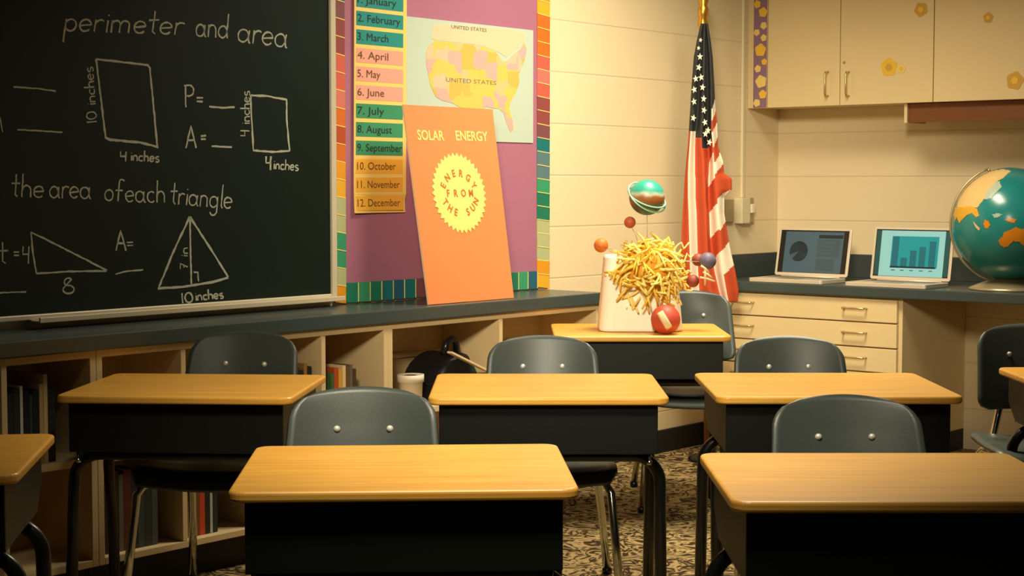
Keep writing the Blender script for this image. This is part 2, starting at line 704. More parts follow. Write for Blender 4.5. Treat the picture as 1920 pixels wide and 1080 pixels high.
def put_text(mb, s, x0, x1, zb, cap, y, bold=0.0, mi=0, tf2=None):
    """text stretched to x0..x1, baseline zb, capital height cap, on plane y"""
    vs_, fs, a, b, c, d = text_geo(s, bold)
    sx = (x1 - x0) / (b - a)
    sz = cap / 0.73
    out = []
    for (x, yy, _) in vs_:
        px, pz = x0 + (x - a) * sx, zb + yy * sz
        if tf2:
            px, pz = tf2(px, pz)
        out.append((px, y, pz))
    mb.add(out, fs, mi)


def letter(mb, ch, cx, cz, ang, size, y, bold=0.02, mi=0):
    vs_, fs, a, b, c, d = text_geo(ch, bold)
    mx, mz = (a + b) / 2, 0.36
    ca, sa = math.cos(ang), math.sin(ang)
    out = []
    for (x, yy, _) in vs_:
        px, pz = (x - mx) * size * 0.9, (yy - mz) * size
        out.append((cx + px * ca - pz * sa, y, cz + px * sa + pz * ca))
    mb.add(out, fs, mi)


# ------------------------------------------------------------ the room
FLOOR_X0, FLOOR_X1, FLOOR_Y0, FLOOR_Y1 = -5.0, 5.5, -1.0, 9.6
fl = MB()
fl.box(FLOOR_X0, FLOOR_Y0, -0.1, FLOOR_X1, FLOOR_Y1, 0)
struct(fl.build('floor', M['carpet']))
# left wall: local x along it, y into it
w = MB()
w.box(-1.2, 0, 0, DIST_B + 0.15, 0.15, 2.75)
struct(w.build('wall_left', M['wall'], loc=OA, rot=(0, 0, ROT_A)))
w = MB()
w.box(-DIST_A, 0, 0, 1.2, 0.15, 2.75)
struct(w.build('wall_right', M['wall'], loc=OB, rot=(0, 0, ROT_B)))
CASE_END = A(1123, 560, 0.28)[0]
b = MB()
b.box(CASE_END + 0.002, -0.012, 0, DIST_B, 0, 0.10)
struct(b.build('baseboard_left', M['black_base'], loc=OA, rot=(0, 0, ROT_A), bevel=0.004))

# ------------------------------------------------------------ chalkboard with its writing
CB_R, CB_Z0 = A(632, 566, 0.02)
CB_L = A(0, 400)[0] - 0.9
CB_Z0 = 0.785
CB_Z1 = 2.05
cb = thing('chalkboard', 'dark green chalkboard covered in chalk geometry problems, on the left wall', 'chalkboard', locA(0, 0, 0), ROT_A)
m = MB()
m.box(CB_L, -0.014, CB_Z0, CB_R - 0.02, -0.001, CB_Z1)
m.build('writing_surface', M['board'], cb)
m = MB()
m.box(CB_R - 0.024, -0.024, CB_Z0 - 0.012, CB_R, -0.001, CB_Z1)
m.build('frame_side', M['frame'], cb, bevel=0.003)
m = MB()
m.box(CB_L, -0.022, CB_Z0 - 0.012, CB_R - 0.025, -0.001, CB_Z0 + 0.004)
m.build('frame_bottom', M['frame'], cb, bevel=0.003)
TR_L = A(72, 608, 0.06)[0]
m = MB()
m.plate([(TR_L, CB_Z0 - 0.018), (CB_R - 0.005, CB_Z0 - 0.018), (CB_R - 0.005, CB_Z0 - 0.012), (TR_L, CB_Z0 - 0.012)], -0.065, -0.003)
m.box(TR_L, -0.068, CB_Z0 - 0.018, CB_R - 0.005, -0.062, CB_Z0 - 0.002)
m.build('chalk_tray', M['tray'], cb, bevel=0.002)


def arc(cx, cy, rx, ry, a0, a1, n=10):
    return [(cx + rx * math.cos(math.radians(a0 + (a1 - a0) * i / n)), cy + ry * math.sin(math.radians(a0 + (a1 - a0) * i / n))) for i in range(n + 1)]


bowl = arc(.22, .25, .2, .24, 40, 400, 14)
GL = {
    'a': (.56, [bowl, [(.43, .48), (.42, .2), (.46, .02), (.52, .0)]]),
    'c': (.46, [arc(.24, .25, .2, .24, 50, 315, 12)]),
    'd': (.56, [bowl, [(.44, 1.0), (.43, .3), (.46, .0)]]),
    'e': (.5, [[(.04, .25), (.42, .3)] + arc(.23, .26, .2, .24, 10, 320, 14)]),
    'f': (.42, [[(.42, .92)] + arc(.3, .84, .12, .15, 60, 180, 6) + [(.17, .4), (.16, .0)], [(.02, .48), (.36, .5)]]),
    'g': (.54, [bowl, [(.43, .5), (.42, -.1)] + arc(.24, -.15, .18, .2, 0, -160, 8)]),
    'h': (.52, [[(.06, 1.0), (.06, .0)], [(.06, .3)] + arc(.24, .3, .17, .2, 160, 0, 7) + [(.42, .0)]]),
    'i': (.2, [[(.1, .5), (.1, .0)], [(.1, .68), (.11, .73)]]),
    'l': (.2, [[(.1, 1.05), (.1, .1), (.16, .0)]]),
    'm': (.8, [[(.06, .5), (.06, .0)], [(.06, .3)] + arc(.2, .32, .14, .18, 160, 0, 6) + [(.34, .0)], [(.34, .3)] + arc(.5, .32, .15, .18, 160, 0, 6) + [(.66, .0)]]),
    'n': (.52, [[(.06, .5), (.06, .0)], [(.06, .3)] + arc(.23, .3, .17, .2, 160, 0, 7) + [(.41, .0)]]),
    'o': (.5, [bowl]),
    'p': (.52, [[(.06, .5), (.06, -.45)], arc(.24, .25, .19, .24, 170, -170, 14)]),
    'r': (.38, [[(.06, .5), (.06, .0)], [(.06, .28)] + arc(.24, .3, .17, .2, 160, 50, 6)]),
    's': (.42, [arc(.22, .37, .15, .13, 40, 240, 8) + arc(.2, .12, .16, .13, 70, -140, 8)]),
    't': (.4, [[(.18, .95), (.18, .1), (.28, .0)], [(.0, .56), (.36, .58)]]),
    'P': (.6, [[(.1, 1.0), (.12, .0)], [(.02, .96)] + arc(.26, .74, .26, .25, 100, -110, 10)]),
    'A': (.7, [[(.04, .0), (.3, 1.0), (.58, .0)], [(.12, .36), (.5, .36)]]),
    '=': (.5, [[(.06, .5), (.42, .52)], [(.06, .3), (.42, .31)]]),
    '1': (.24, [[(.12, .95), (.12, .0)]]),
    '0': (.62, [arc(.3, .48, .24, .46, 90, 450, 16)]),
    '4': (.6, [[(.08, .95), (.06, .5), (.44, .52)], [(.46, .95), (.42, .0)]]),
    '8': (.56, [arc(.27, .72, .18, .24, 60, 300, 9) + arc(.27, .24, .22, .26, 80, -200, 12) + [(.4, .9)]]),
    '7': (.5, [[(.04, .92), (.42, .94), (.18, .0)], [(.14, .48), (.38, .5)]]),
    ' ': (.34, []),
}


def chalk_pts(pts, sub=5):
    """pixel polyline on the board -> board coordinates, with a hand's wobble"""
    out = []
    for i in range(len(pts) - 1):
        (x0, y0), (x1, y1) = pts[i], pts[i + 1]
        n = max(1, int(math.hypot(x1 - x0, y1 - y0) / 7))
        for k in range(n):
            t = k / n
            out.append((x0 + (x1 - x0) * t, y0 + (y1 - y0) * t))
    out.append(pts[-1])
    res = []
    for x, y in out:
        u, z = A(x + random.uniform(-.35, .35), y + random.uniform(-.35, .35), 0.0145)
        res.append((u, z))
    return res


def chalk_word(mb, s, p0, p1, cap, w=0.0058, slant=0.0):
    """write s from p0 to p1 (baseline, pixels) with capital height cap"""
    tot = sum(GL[c][0] for c in s)
    d = Vector((p1[0] - p0[0], p1[1] - p0[1]))
    k = d.length / tot
    ex = d / d.length
    ey = Vector((ex.y, -ex.x))
    x = 0
    for c in s:
        wd, strokes = GL[c]
        for st in strokes:
            pts = []
            for (a, b_) in st:
                q = Vector(p0) + ex * (x + a * k + slant * b_ * cap) + ey * (b_ * cap)
                pts.append((q.x, q.y))
            mb.ribbon(chalk_pts(pts), w, -0.0147)
        x += wd * k


def chalk_lines(mb, lines, w=0.0062):
    for ln in lines:
        mb.ribbon(chalk_pts(ln), w, -0.0147)


def chalk_part(name, fn):
    mb = MB()
    fn(mb)
    return mb.build(name, M['chalk'], cb)


def word(name, *a, **k):
    chalk_part(name, lambda b: chalk_word(b, *a, **k))


def figure(name, lines, w=0.0062):
    chalk_part(name, lambda b: chalk_lines(b, lines, w))


word('chalk_word', 'perimeter', (118, 58), (345, 66), 46, slant=.1)
word('chalk_word', 'and', (366, 68), (430, 72), 46)
word('chalk_word', 'area', (444, 78), (540, 90), 50)
figure('chalk_rectangle', [[(180, 111), (277, 122), (281, 128), (295, 276)], [(180, 111), (198, 258), (206, 262), (262, 267), (297, 276)]], 0.0072)
word('chalk_side_length', '10 inches', (182, 231), (174, 124), 20, 0.0042)
word('chalk_number', '4', (224, 303), (240, 303), 20)
word('chalk_word', 'inches', (244, 301), (299, 304), 20, 0.005)
word('chalk_symbol', 'P', (344, 201), (366, 201), 42)
word('chalk_symbol', '=', (366, 200), (382, 201), 34)
figure('chalk_blank', [[(392, 200), (416, 202), (440, 201)]])
word('chalk_symbol', 'A', (347, 278), (372, 278), 42)
word('chalk_symbol', '=', (375, 270), (388, 270), 30)
figure('chalk_blank', [[(397, 274), (435, 276)]])
figure('chalk_square', [[(470, 179), (500, 180), (537, 187), (538, 230), (543, 283)], [(470, 179), (472, 230), (475, 282), (510, 285), (543, 283)]], 0.0068)
word('chalk_side_length', '4 inches', (468, 256), (468, 170), 18, 0.0042)
word('chalk_number', '4', (497, 319), (511, 319), 27, 0.0068)
word('chalk_word', 'inches', (512, 317), (560, 320), 20, 0.005)
figure('chalk_blank', [[(25, 163), (70, 166), (104, 171)]], 0.0045)
figure('chalk_blank', [[(33, 243), (117, 248)]], 0.0045)
figure('chalk_stroke', [[(0, 220), (5, 248)]], 0.0045)
figure('chalk_blank', [[(0, 549), (49, 547)]], 0.0045)
word('chalk_word', 'the', (20, 368), (84, 372), 44, 0.005)
word('chalk_word', 'area', (92, 371), (172, 373), 44, 0.005)
word('chalk_word', 'of', (195, 376), (231, 378), 42, 0.005)
word('chalk_word', 'each', (234, 379), (312, 380), 42, 0.005)
word('chalk_word', 'triangle', (318, 382), (436, 392), 42, 0.005)
figure('chalk_right_triangle', [[(58, 435), (120, 466), (200, 507)], [(200, 508), (130, 509), (68, 513)], [(58, 435), (61, 470), (68, 513)]], 0.0055)
word('chalk_symbol', 't', (-6, 494), (18, 494), 42, 0.0045)
word('chalk_symbol', '=', (24, 488), (38, 488), 30, 0.0045)
word('chalk_number', '4', (41, 494), (58, 494), 34, 0.0045)
word('chalk_number', '8', (116, 550), (142, 550), 30, 0.0048)
word('chalk_symbol', 'A', (216, 470), (240, 470), 38)
word('chalk_symbol', '=', (236, 468), (252, 468), 26, 0.004)
figure('chalk_blank', [[(217, 514), (240, 508), (268, 506)]], 0.005)
figure('chalk_triangle', [[(356, 406), (326, 470), (298, 538)], [(356, 406), (392, 462), (428, 520)], [(428, 520), (398, 529), (350, 537), (296, 541)]], 0.0075)
figure('chalk_altitude', [[(356, 406), (357, 470), (359, 533)]], 0.0068)
figure('chalk_right_angle', [[(363, 510), (371, 511), (372, 528)]], 0.0055)
word('chalk_height', '7 in', (352, 506), (352, 462), 15, 0.004)
word('chalk_number', '10', (339, 569), (364, 567), 20, 0.006)
word('chalk_word', 'inches', (366, 564), (420, 559), 19, 0.0055)

# ------------------------------------------------------------ bulletin board on the left wall
BL = CB_R + 0.001
BLi = A(649, 560, 0.01)[0]
BRi = A(1007, 540, 0.01)[0]
BR = A(1030, 540, 0.01)[0]
CT_Z = 0.748                     # left worktop height
BZ0, BZ1 = CT_Z + 0.007, 2.08
bb = thing('bulletin_board', 'mauve paper bulletin board edged with a rainbow border, beside the chalkboard', 'bulletin board', locA(0, 0, 0), ROT_A)
m = MB()
m.box(BL + 0.004, -0.008, BZ0, BR - 0.003, -0.001, BZ1)
m.build('backing_paper', M['purple'], bb)


def border(name, along, a0, a1, c0, c1, seq, y0):
    """strip of coloured chips; along 'z' runs up from a0, 'x' runs right"""
    mb = MB()
    names = []
    n = len(seq)
    step = (a1 - a0) / n
    for i, s in enumerate(seq):
        if s not in names:
            names.append(s)
        k = names.index(s)
        p, q = a0 + i * step, a0 + (i + 1) * step
        j = 0.004
        if along == 'z':
            pts = [(c0, p + j), (c1, p - j), (c1 + 0.001, q - j), (c0 - 0.001, q + j)]
        else:
            pts = [(p, c0), (q, c0 - 0.002), (q, c1), (p, c1 + 0.001)]
        mb.plate(pts, -y0 - 0.0006 * (i % 2), -0.0085, k)
        # pale torn edge between two chips
        if 'cut' not in names:
            names.append('cut')
        k = names.index('cut')
        if along == 'z':
            pts = [(c0, q + j - 0.002), (c1, q - j - 0.002), (c1, q - j + 0.001), (c0, q + j + 0.001)]
        else:
            pts = [(q - 0.003, c0), (q, c0), (q, c1), (q - 0.003, c1)]
        mb.plate(pts, -y0 - 0.0014, -0.0085, k)
    mats = [BORDER[s] if s != 'cut' else M['cutout'] for s in names]
    return mb.build(name, mats, bb)


def zs(px, py):
    return A(px, py)[1]


leftseq = ['amber', 'orange', 'sage', 'pale', 'green', 'sage', 'pale', 'pale', 'amber', 'gold', 'gold', 'orange', 'orange', 'rust',
           'rose', 'coral', 'coral', 'maroon', 'maroon', 'plum', 'blue', 'teal', 'blue', 'jade']
leftseq = ['gold', 'pale', 'green', 'green', 'pale', 'pale', 'amber', 'gold', 'orange', 'rust', 'orange', 'rose', 'coral', 'coral', 'maroon', 'maroon', 'plum', 'blue', 'teal', 'jade', 'green', 'pale']
border('border_strip', 'z', BZ0, BZ1, BL, BLi, leftseq, 0.0105)
rightseq = ['amber', 'gold', 'pale', 'pale', 'pale', 'jade', 'jade', 'green', 'steel', 'steel', 'teal', 'plum', 'maroon', 'maroon', 'coral', 'rose', 'coral', 'orange', 'orange', 'orange', 'amber', 'gold', 'jade', 'green', 'pale']
border('border_strip', 'z', BZ0, BZ1, BRi, BR, rightseq, 0.0105)
botseq = ['jade', 'green', 'jade', 'teal', 'blue', 'teal', 'plum', 'maroon', 'maroon', 'coral', 'orange', 'gold', 'gold', 'pale', 'green', 'jade', 'green', 'blue']
border('border_strip', 'x', BLi, BRi, BZ0, BZ0 + 0.066, botseq, 0.0125)

# ------------------------------------------------------------ map poster
um0, zt0 = A(768, 33, 0.012)
um1, zt1 = A(1000, 55, 0.012)
zb1 = A(1000, 268, 0.012)[1]
ztop = (zt0 + zt1) / 2
mp_ = thing('map_poster', 'pale blue wall map of the United States pinned on the mauve board', 'map', locA(0, 0, 0), ROT_A)
m = MB()
m.box(um0 - 0.02, -0.0115, zb1, um1, -0.0092, ztop)
m.build('paper', M['map_paper'], mp_)


def wallpoly(px):
    return [A(x, y, 0.012) for x, y in px]


us = [(803, 85), (799, 98), (799, 120), (803, 140), (807, 160), (817, 181), (828, 188), (848, 193), (866, 203), (876, 206), (884, 218), (892, 222), (897, 208), (912, 200), (926, 203), (936, 204), (944, 212), (950, 232),
      (957, 248), (963, 243), (961, 226), (955, 205), (957, 192), (968, 172), (974, 154), (972, 142), (978, 126), (984, 112), (988, 92), (982, 78), (976, 92), (964, 100), (952, 112), (942, 116), (936, 104), (926, 96), (908, 88), (890, 84), (850, 80), (815, 76)]
m = MB()
m.plate([p for p in wallpoly(us)][::-1], -0.0125, -0.0113)
m.build('country_outline', M['states'], mp_)
can = [(808, 72), (815, 75), (850, 79), (890, 83), (908, 87), (926, 94), (938, 100), (950, 108), (962, 97), (974, 88), (984, 74), (986, 62), (960, 56), (900, 50), (850, 46), (812, 46)]
m = MB()
m.plate([p for p in wallpoly(can)][::-1], -0.0122, -0.0113)
m.build('northern_land', M['map_land'], mp_)
m = MB()
x0, z0 = A(836, 153, 0.012)
x1 = A(930, 153, 0.012)[0]
put_text(m, 'UNITED STATES', x0, x1, z0, 0.016, -0.0128)
m.build('printed_title', M['ink'], mp_)
m = MB()
x0, z0 = A(846, 53, 0.012)
x1 = A(912, 53, 0.012)[0]
put_text(m, 'UNITED STATES', x0, x1, z0, 0.013, -0.0128)
m.build('printed_title', M['ink'], mp_)

# ------------------------------------------------------------ chart of the months
CH = 0.022
cl = A(667, 30, CH)[0]
cr_ = A(765, 30, CH)[0]
ch = thing('month_chart', 'tall yellow chart listing the months, hanging on the board left of the map', 'chart', locA(0, 0, 0), ROT_A)
zrow = lambda y: A(712, y, CH)[1]
SH = 0.012                       # the chart hangs a touch askew
ztop_c = zrow(-70)
zbot_c = zrow(399)


def shx(x, z):
    return x - SH * (ztop_c - z)


m = MB()
n = 40
prof = []
for i in range(n + 1):
    z = ztop_c + (zbot_c - ztop_c) * i / n
    curl = 0.0 if z > zbot_c + 0.12 else ((zbot_c + 0.12 - z) / 0.12) ** 2 * 0.005
    prof.append((z, -0.017 - curl))
vs_ = []
for z, y in prof:
    vs_ += [(shx(cl, z), y, z), (shx(cr_, z), y + (0.0 if z > zbot_c + .05 else 0.008), z)]
m.add(vs_, [(2 * i, 2 * i + 2, 2 * i + 3, 2 * i + 1) for i in range(n)])
m.build('chart_paper', M['chart'], ch, solid=0.002)


def chart_y(z):
    curl = 0.0 if z > zbot_c + 0.12 else ((zbot_c + 0.12 - z) / 0.12) ** 2 * 0.005
    return -0.0186 - curl


months = ['January', 'February', 'March', 'April', 'May', 'June', 'July', 'August', 'September', 'October', 'November', 'December']
mc = ['teal_card'] * 3 + ['pink_card'] * 3 + ['green_card'] * 3 + ['gold_card'] * 3
for i, mn in enumerate(months):
    yc = 4 + 34.3 * i
    za, zb = zrow(yc - 14), zrow(yc + 13)
    x0, x1 = cl + 0.008, cr_ - 0.018
    mb = MB()
    rows = 4
    vs_ = []
    for k in range(rows + 1):
        z = zb + (za - zb) * k / rows
        vs_ += [(shx(x0, z), chart_y(z), z), (shx(x1, z), chart_y(z), z)]
    mb.add(vs_, [(2 * k, 2 * k + 1, 2 * k + 3, 2 * k + 2) for k in range(rows)])
    card = mb.build('month_card', M[mc[i]], ch)
    mb = MB()
    wt = min(1.0, 0.24 + 0.088 * len(mn))
    put_text(mb, '%d. %s' % (i + 1, mn), x0 + 0.006, x0 + 0.004 + (x1 - x0 - 0.008) * wt, zb + 0.014, 0.027, 0.0, bold=0.0)
    for v in mb.v:
        v.x = shx(v.x, v.z)
        v.y = chart_y(v.z) - 0.0012
    mb.build('month_lettering', M['dark_ink'] if i < 3 or 5 < i < 9 else M['brown_ink'], card)

# ------------------------------------------------------------ left worktop and bookcases
WT_OFF = 0.30
WT_END = CASE_END + 0.006
wt = MB()
wt.box(1.0, -WT_OFF, CT_Z - 0.045, WT_END, -0.002, CT_Z)
o = wt.build('worktop', M['counter'], loc=locA(0, 0, 0), rot=(0, 0, ROT_A), bevel=0.004)
tag(o, 'long slate grey worktop running along the left wall over the open bookcases', 'worktop')

CS_OFF = 0.285
CS_TOP = CT_Z - 0.046
TOE = 0.10
SH_Z = 0.405
dv = [A(x, y, CS_OFF)[0] for x, y in ((8, 720), (180, 680), (344, 670), (607, 650), (728, 640), (940, 620))]
U_EDGES = [1.15, dv[1], dv[4], CASE_END]
T = 0.02


def bookcase(u0, u1, dividers, label, plain_back=False):
    t = thing('bookcase', label, 'bookcase', locA(u0, 0, 0), ROT_A, 'open cream bookcases under the worktop')
    W = u1 - u0
    y0, y1 = -CS_OFF, -0.003
    for x in (0.0005, W - T - 0.0005):
        m = MB()
        m.box(x, y0, TOE, x + T, y1, CS_TOP)
        m.build('side_panel', M['case'], t, bevel=0.0015)
    for d in dividers:
        x = d - u0 - T / 2
        m = MB()
        m.box(x, y0, TOE + T, x + T * 0.9, y1 - 0.008, CS_TOP - T)
        m.build('divider', M['case'], t, bevel=0.0015)
    m = MB()
    m.box(T, y0, CS_TOP - T, W - T, y1, CS_TOP)
    m.build('top_rail', M['case'], t, bevel=0.0015)
    edges = [0.0] + [d - u0 for d in dividers] + [W]
    for i in range(len(edges) - 1):
        a = edges[i] + (T if i == 0 else T / 2)
        b_ = edges[i + 1] - (T if i == len(edges) - 2 else T / 2)
        m = MB()
        m.box(a, y0 + 0.006, SH_Z - T, b_, y1 - 0.008, SH_Z)
        m.build('shelf', M['case'], t, bevel=0.0015)
    m = MB()
    m.box(T, y0, TOE, W - T, y1, TOE + T)
    m.build('bottom_board', M['case'], t, bevel=0.0015)
    m = MB()
    m.box(T, y1 - 0.008, TOE + T, W - T, y1, CS_TOP - T)
    m.build('back_panel', M['case_back'], t)
    m = MB()
    m.box(T, y1 - 0.018, 0.545, W - T, y1 - 0.008, 0.562)
    m.build('back_cleat', M['case'], t)
    m = MB()
    m.box(0.001, y0 + 0.05, 0, W - 0.001, y1, TOE)
    m.build('toe_kick', M['black_base'], t)
    return t


bookcase(U_EDGES[0], U_EDGES[1], [1.75, dv[0]], 'cream bookcase of dark books under the chalkboard, leftmost and mostly in shadow')
bookcase(U_EDGES[1], U_EDGES[2], [dv[2], (dv[2] + dv[3]) / 2, dv[3]], 'cream four-bay bookcase behind the left student desk, with red books low down')
bookcase(U_EDGES[2], U_EDGES[3], [dv[5]], 'cream bookcase under the orange board, holding a black bag and white tub')


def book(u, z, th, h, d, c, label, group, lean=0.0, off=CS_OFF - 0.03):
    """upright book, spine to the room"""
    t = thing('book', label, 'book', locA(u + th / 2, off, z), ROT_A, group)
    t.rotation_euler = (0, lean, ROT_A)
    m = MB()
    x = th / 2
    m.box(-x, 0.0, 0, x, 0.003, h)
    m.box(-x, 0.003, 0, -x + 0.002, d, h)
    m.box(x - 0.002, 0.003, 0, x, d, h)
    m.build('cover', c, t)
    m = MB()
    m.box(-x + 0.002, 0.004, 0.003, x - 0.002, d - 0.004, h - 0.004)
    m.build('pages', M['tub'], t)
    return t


BC = {}


def bcol(*c):
    if c not in BC:
        BC[c] = mat('book_cover', srgb(*c), 0.5)
    return BC[c]


def row(px0, px1, ypix, z, specs, group, tmpl):
    """specs: (thickness share, height, colour, words)"""
    u0 = A(px0, ypix, CS_OFF - 0.03)[0]
    u1 = A(px1, ypix, CS_OFF - 0.03)[0]
    tot = sum(s[0] for s in specs)
    u = u0
    k = (u1 - u0) / tot
    for s in specs:
        th = s[0] * k
        book(u + 0.0006, z + 0.001, th - 0.0012, s[1], 0.18, bcol(*s[2]), tmpl % s[3], group)
        u += th


row(620, 668, 700, SH_Z, [(.8, .15, (60, 92, 52), 'slim green'), (1.1, .165, (170, 76, 30), 'brick orange'), (1, .16, (206, 150, 60), 'mustard'), (.8, .17, (214, 190, 140), 'tall cream'), (.9, .165, (104, 72, 40), 'brown'), (.8, .17, (96, 90, 78), 'grey'), (.9, .155, (70, 54, 36), 'dark brown')],
    'books on the shelf behind the middle row', '%s book standing on the shelf left of the white tub')
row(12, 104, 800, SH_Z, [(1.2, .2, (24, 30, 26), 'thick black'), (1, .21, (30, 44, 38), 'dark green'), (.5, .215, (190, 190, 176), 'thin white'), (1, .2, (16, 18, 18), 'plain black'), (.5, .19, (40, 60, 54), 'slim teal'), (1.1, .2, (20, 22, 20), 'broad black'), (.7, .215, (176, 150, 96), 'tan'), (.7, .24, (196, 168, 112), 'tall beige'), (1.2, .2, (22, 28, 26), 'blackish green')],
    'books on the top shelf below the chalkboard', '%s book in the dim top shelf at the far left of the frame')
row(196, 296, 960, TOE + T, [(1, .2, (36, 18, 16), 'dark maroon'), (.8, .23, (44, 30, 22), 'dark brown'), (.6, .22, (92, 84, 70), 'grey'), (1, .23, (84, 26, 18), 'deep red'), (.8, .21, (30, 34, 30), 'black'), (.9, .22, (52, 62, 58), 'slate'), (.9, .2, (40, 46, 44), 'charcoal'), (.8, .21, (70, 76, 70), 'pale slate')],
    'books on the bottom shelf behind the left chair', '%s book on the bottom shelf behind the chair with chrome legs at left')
row(352, 408, 950, TOE + T, [(.8, .23, (150, 96, 40), 'ochre'), (.7, .24, (206, 104, 34), 'orange'), (.6, .22, (120, 70, 30), 'brown'), (1, .24, (196, 72, 30), 'red orange'), (.9, .22, (28, 32, 30), 'black'), (.5, .23, (180, 184, 170), 'thin white'), (.9, .21, (30, 40, 36), 'dark green')],
    'books on the bottom shelf left of the front desk', '%s book on the bottom shelf just left of the front desk corner')
row(553, 584, 680, SH_Z, [(1, .18, (60, 40, 26), 'umber'), (1, .17, (30, 34, 32), 'black'), (.8, .19, (150, 110, 60), 'tan'), (1, .18, (36, 44, 44), 'slate')],
    'books behind the left chair', '%s book on the top shelf behind the left chair back')

# black bag, ruler, cloth and tub on the shelf of the third bookcase
ub = A(826, 690, 0.16)[0]
t = thing('bag', 'black rounded bag with raised handle on the shelf below the orange board', 'bag', locA(ub, 0.15, SH_Z), ROT_A)
m = MB()
pts = []
for i in range(13):
    a = PI * i / 12
    pts.append((0.145 * math.cos(a) ** 1 if True else 0, 0.10 + 0.075 * math.sin(a)))
prof = [(0.088, 0.0), (0.092, 0.07)] + [(0.086 * math.cos(PI * i / 10), 0.10 + 0.055 * math.sin(PI * i / 10) + 0.03 * math.cos(PI * i / 10)) for i in range(11)] + [(-0.092, 0.06), (-0.088, 0.0)]
m.plate(prof, -0.085, 0.10)
m.build('body', M['bag'], t, bevel=0.02, seg=3)
m = MB()
m.tube([(0.005, -0.02, 0.155), (0.02, -0.02, 0.195), (0.045, -0.02, 0.208), (0.07, -0.02, 0.196), (0.078, -0.02, 0.13)], 0.013, 10)
m.build('handle', M['bag_hi'], t, smooth=True)
m = MB()
m.tube([(-0.08, -0.09, 0.06), (0.0, -0.092, 0.066), (0.08, -0.09, 0.07)], 0.005, 8)
m.build('zip_band', M['bag_hi'], t, smooth=True)
# ruler leaning from the bag to the shelf
p0 = hit(848, 661, NA, -DIST_A + 0.262)
p1 = hit(905, 692, NA, -DIST_A + 0.245)
dr = (p1 - p0)
p2 = p0 + dr * ((p0.z - SH_Z - 0.012) / (p0.z - p1.z))
lim = DA.dot(p2)
m = MB()
a_ = MB()
ua, ub2 = DA.dot(p0), DA.dot(p0 + dr * 2.0)
za_, zb_ = p0.z, (p0 + dr * 2.0).z
nn = Vector((ub2 - ua, zb_ - za_)).normalized()
pp = Vector((-nn.y, nn.x)) * 0.0034
m.plate([(ua - pp.x, za_ - pp.y), (ub2 - pp.x, zb_ - pp.y), (ub2 + pp.x, zb_ + pp.y), (ua + pp.x, za_ + pp.y)], -0.262, -0.238)
o = m.build('ruler', M['ruler'], loc=locA(0, 0, 0), rot=(0, 0, ROT_A))
tag(o, 'pale wooden ruler slanting down from the black bag on the shelf', 'ruler')
ut = A(902, 692, 0.2)[0]
m = MB()
g = 14
vs_, fs = [], []
for i in range(g + 1):
    for j in range(g + 1):
        x = -0.05 + 0.1 * i / g
        y = -0.07 + 0.14 * j / g
        r = max(abs(x) / 0.05, abs(y) / 0.07)
        vs_.append((x, y, max(0.0, 0.115 * (1 - r ** 3) + 0.006 * math.sin(30 * x + 20 * y))))
for i in range(g):
    for j in range(g):
        fs.append((i * (g + 1) + j, (i + 1) * (g + 1) + j, (i + 1) * (g + 1) + j + 1, i * (g + 1) + j + 1))
m.add(vs_, fs)
o = m.build('folded_cloth', M['cloth_teal'], smooth=True, loc=locA(ut, 0.13, SH_Z + 0.001), rot=(0, 0, ROT_A), solid=0.002)
tag(o, 'dark teal cloth heaped on the shelf under the end of the ruler', 'cloth')
uu = A(766, 712, 0.2)[0]
t = thing('tub', 'round white tub with dark contents on the shelf left of the black bag', 'tub', locA(uu, 0.21, SH_Z), ROT_A)
m = MB()
m.lathe([(0.032, 0.0), (0.038, 0.004), (0.041, 0.082), (0.046, 0.083), (0.046, 0.108), (0.042, 0.108), (0.040, 0.094), (0.001, 0.094)], 28)
m.build('body', M['tub'], t, smooth=True)
m = MB()
m.lathe([(0.038, 0.095), (0.038, 0.10), (0.02, 0.105), (0.001, 0.106)], 20)
m.build('contents', M['bag'], t, smooth=True)

# ------------------------------------------------------------ orange solar energy board standing on the worktop
SB_OFF = WT_OFF - 0.05
PB0 = hit(803, 575, NA, -DIST_A + SB_OFF)
PB1 = hit(962, 562, NA, -DIST_A + SB_OFF)
PB0.z = PB1.z = CT_Z
ex = (PB1 - PB0)
PW = ex.length
ang = math.atan2(ex.y, ex.x)
cen = (PB0 + PB1) / 2
tl = hit(768, 197, NA, -DIST_A + SB_OFF - 0.11)
PH = (tl.z - CT_Z) * 1.01
LEAN = math.atan2(0.11, PH)
sb = thing('display_board', 'orange solar energy display board standing on the worktop in front of the map', 'display board', (cen.x, cen.y, CT_Z + 0.0015), 0)
sb.rotation_euler = Euler((-LEAN, 0, ang), 'XYZ')
PWT = PW * 1.04
m = MB()
m.plate([(-PW / 2, 0), (PW / 2, 0), (PWT / 2, PH), (-PWT / 2, PH)], -0.004, 0.004, 0, 1)
m.build('panel', [M['orange'], M['orange_edge']], sb)
m = MB()
m.add([(-0.06, 0.004, PH * 0.6), (0.06, 0.004, PH * 0.6), (0.05, 0.07, 0.012), (-0.05, 0.07, 0.012), (-0.06, 0.008, PH * 0.6), (0.06, 0.008, PH * 0.6), (0.05, 0.074, 0.012), (-0.05, 0.074, 0.012)],
      [(0, 1, 2, 3), (7, 6, 5, 4), (0, 4, 5, 1), (1, 5, 6, 2), (2, 6, 7, 3), (3, 7, 4, 0)])
m.build('easel_strut', M['orange_edge'], sb)
# board coordinates of a photo point on the panel
sbM = Matrix.Translation(sb.location) @ sb.rotation_euler.to_matrix().to_4x4()
sbN = (sbM.to_3x3() @ Vector((0, -1, 0)))
sbP = sbM @ Vector((0, -0.004, 0))
sbI = sbM.inverted()


def S(px, py):
    q = sbI @ hit(px, py, sbN, sbN.dot(sbP))
    return q.x, q.z


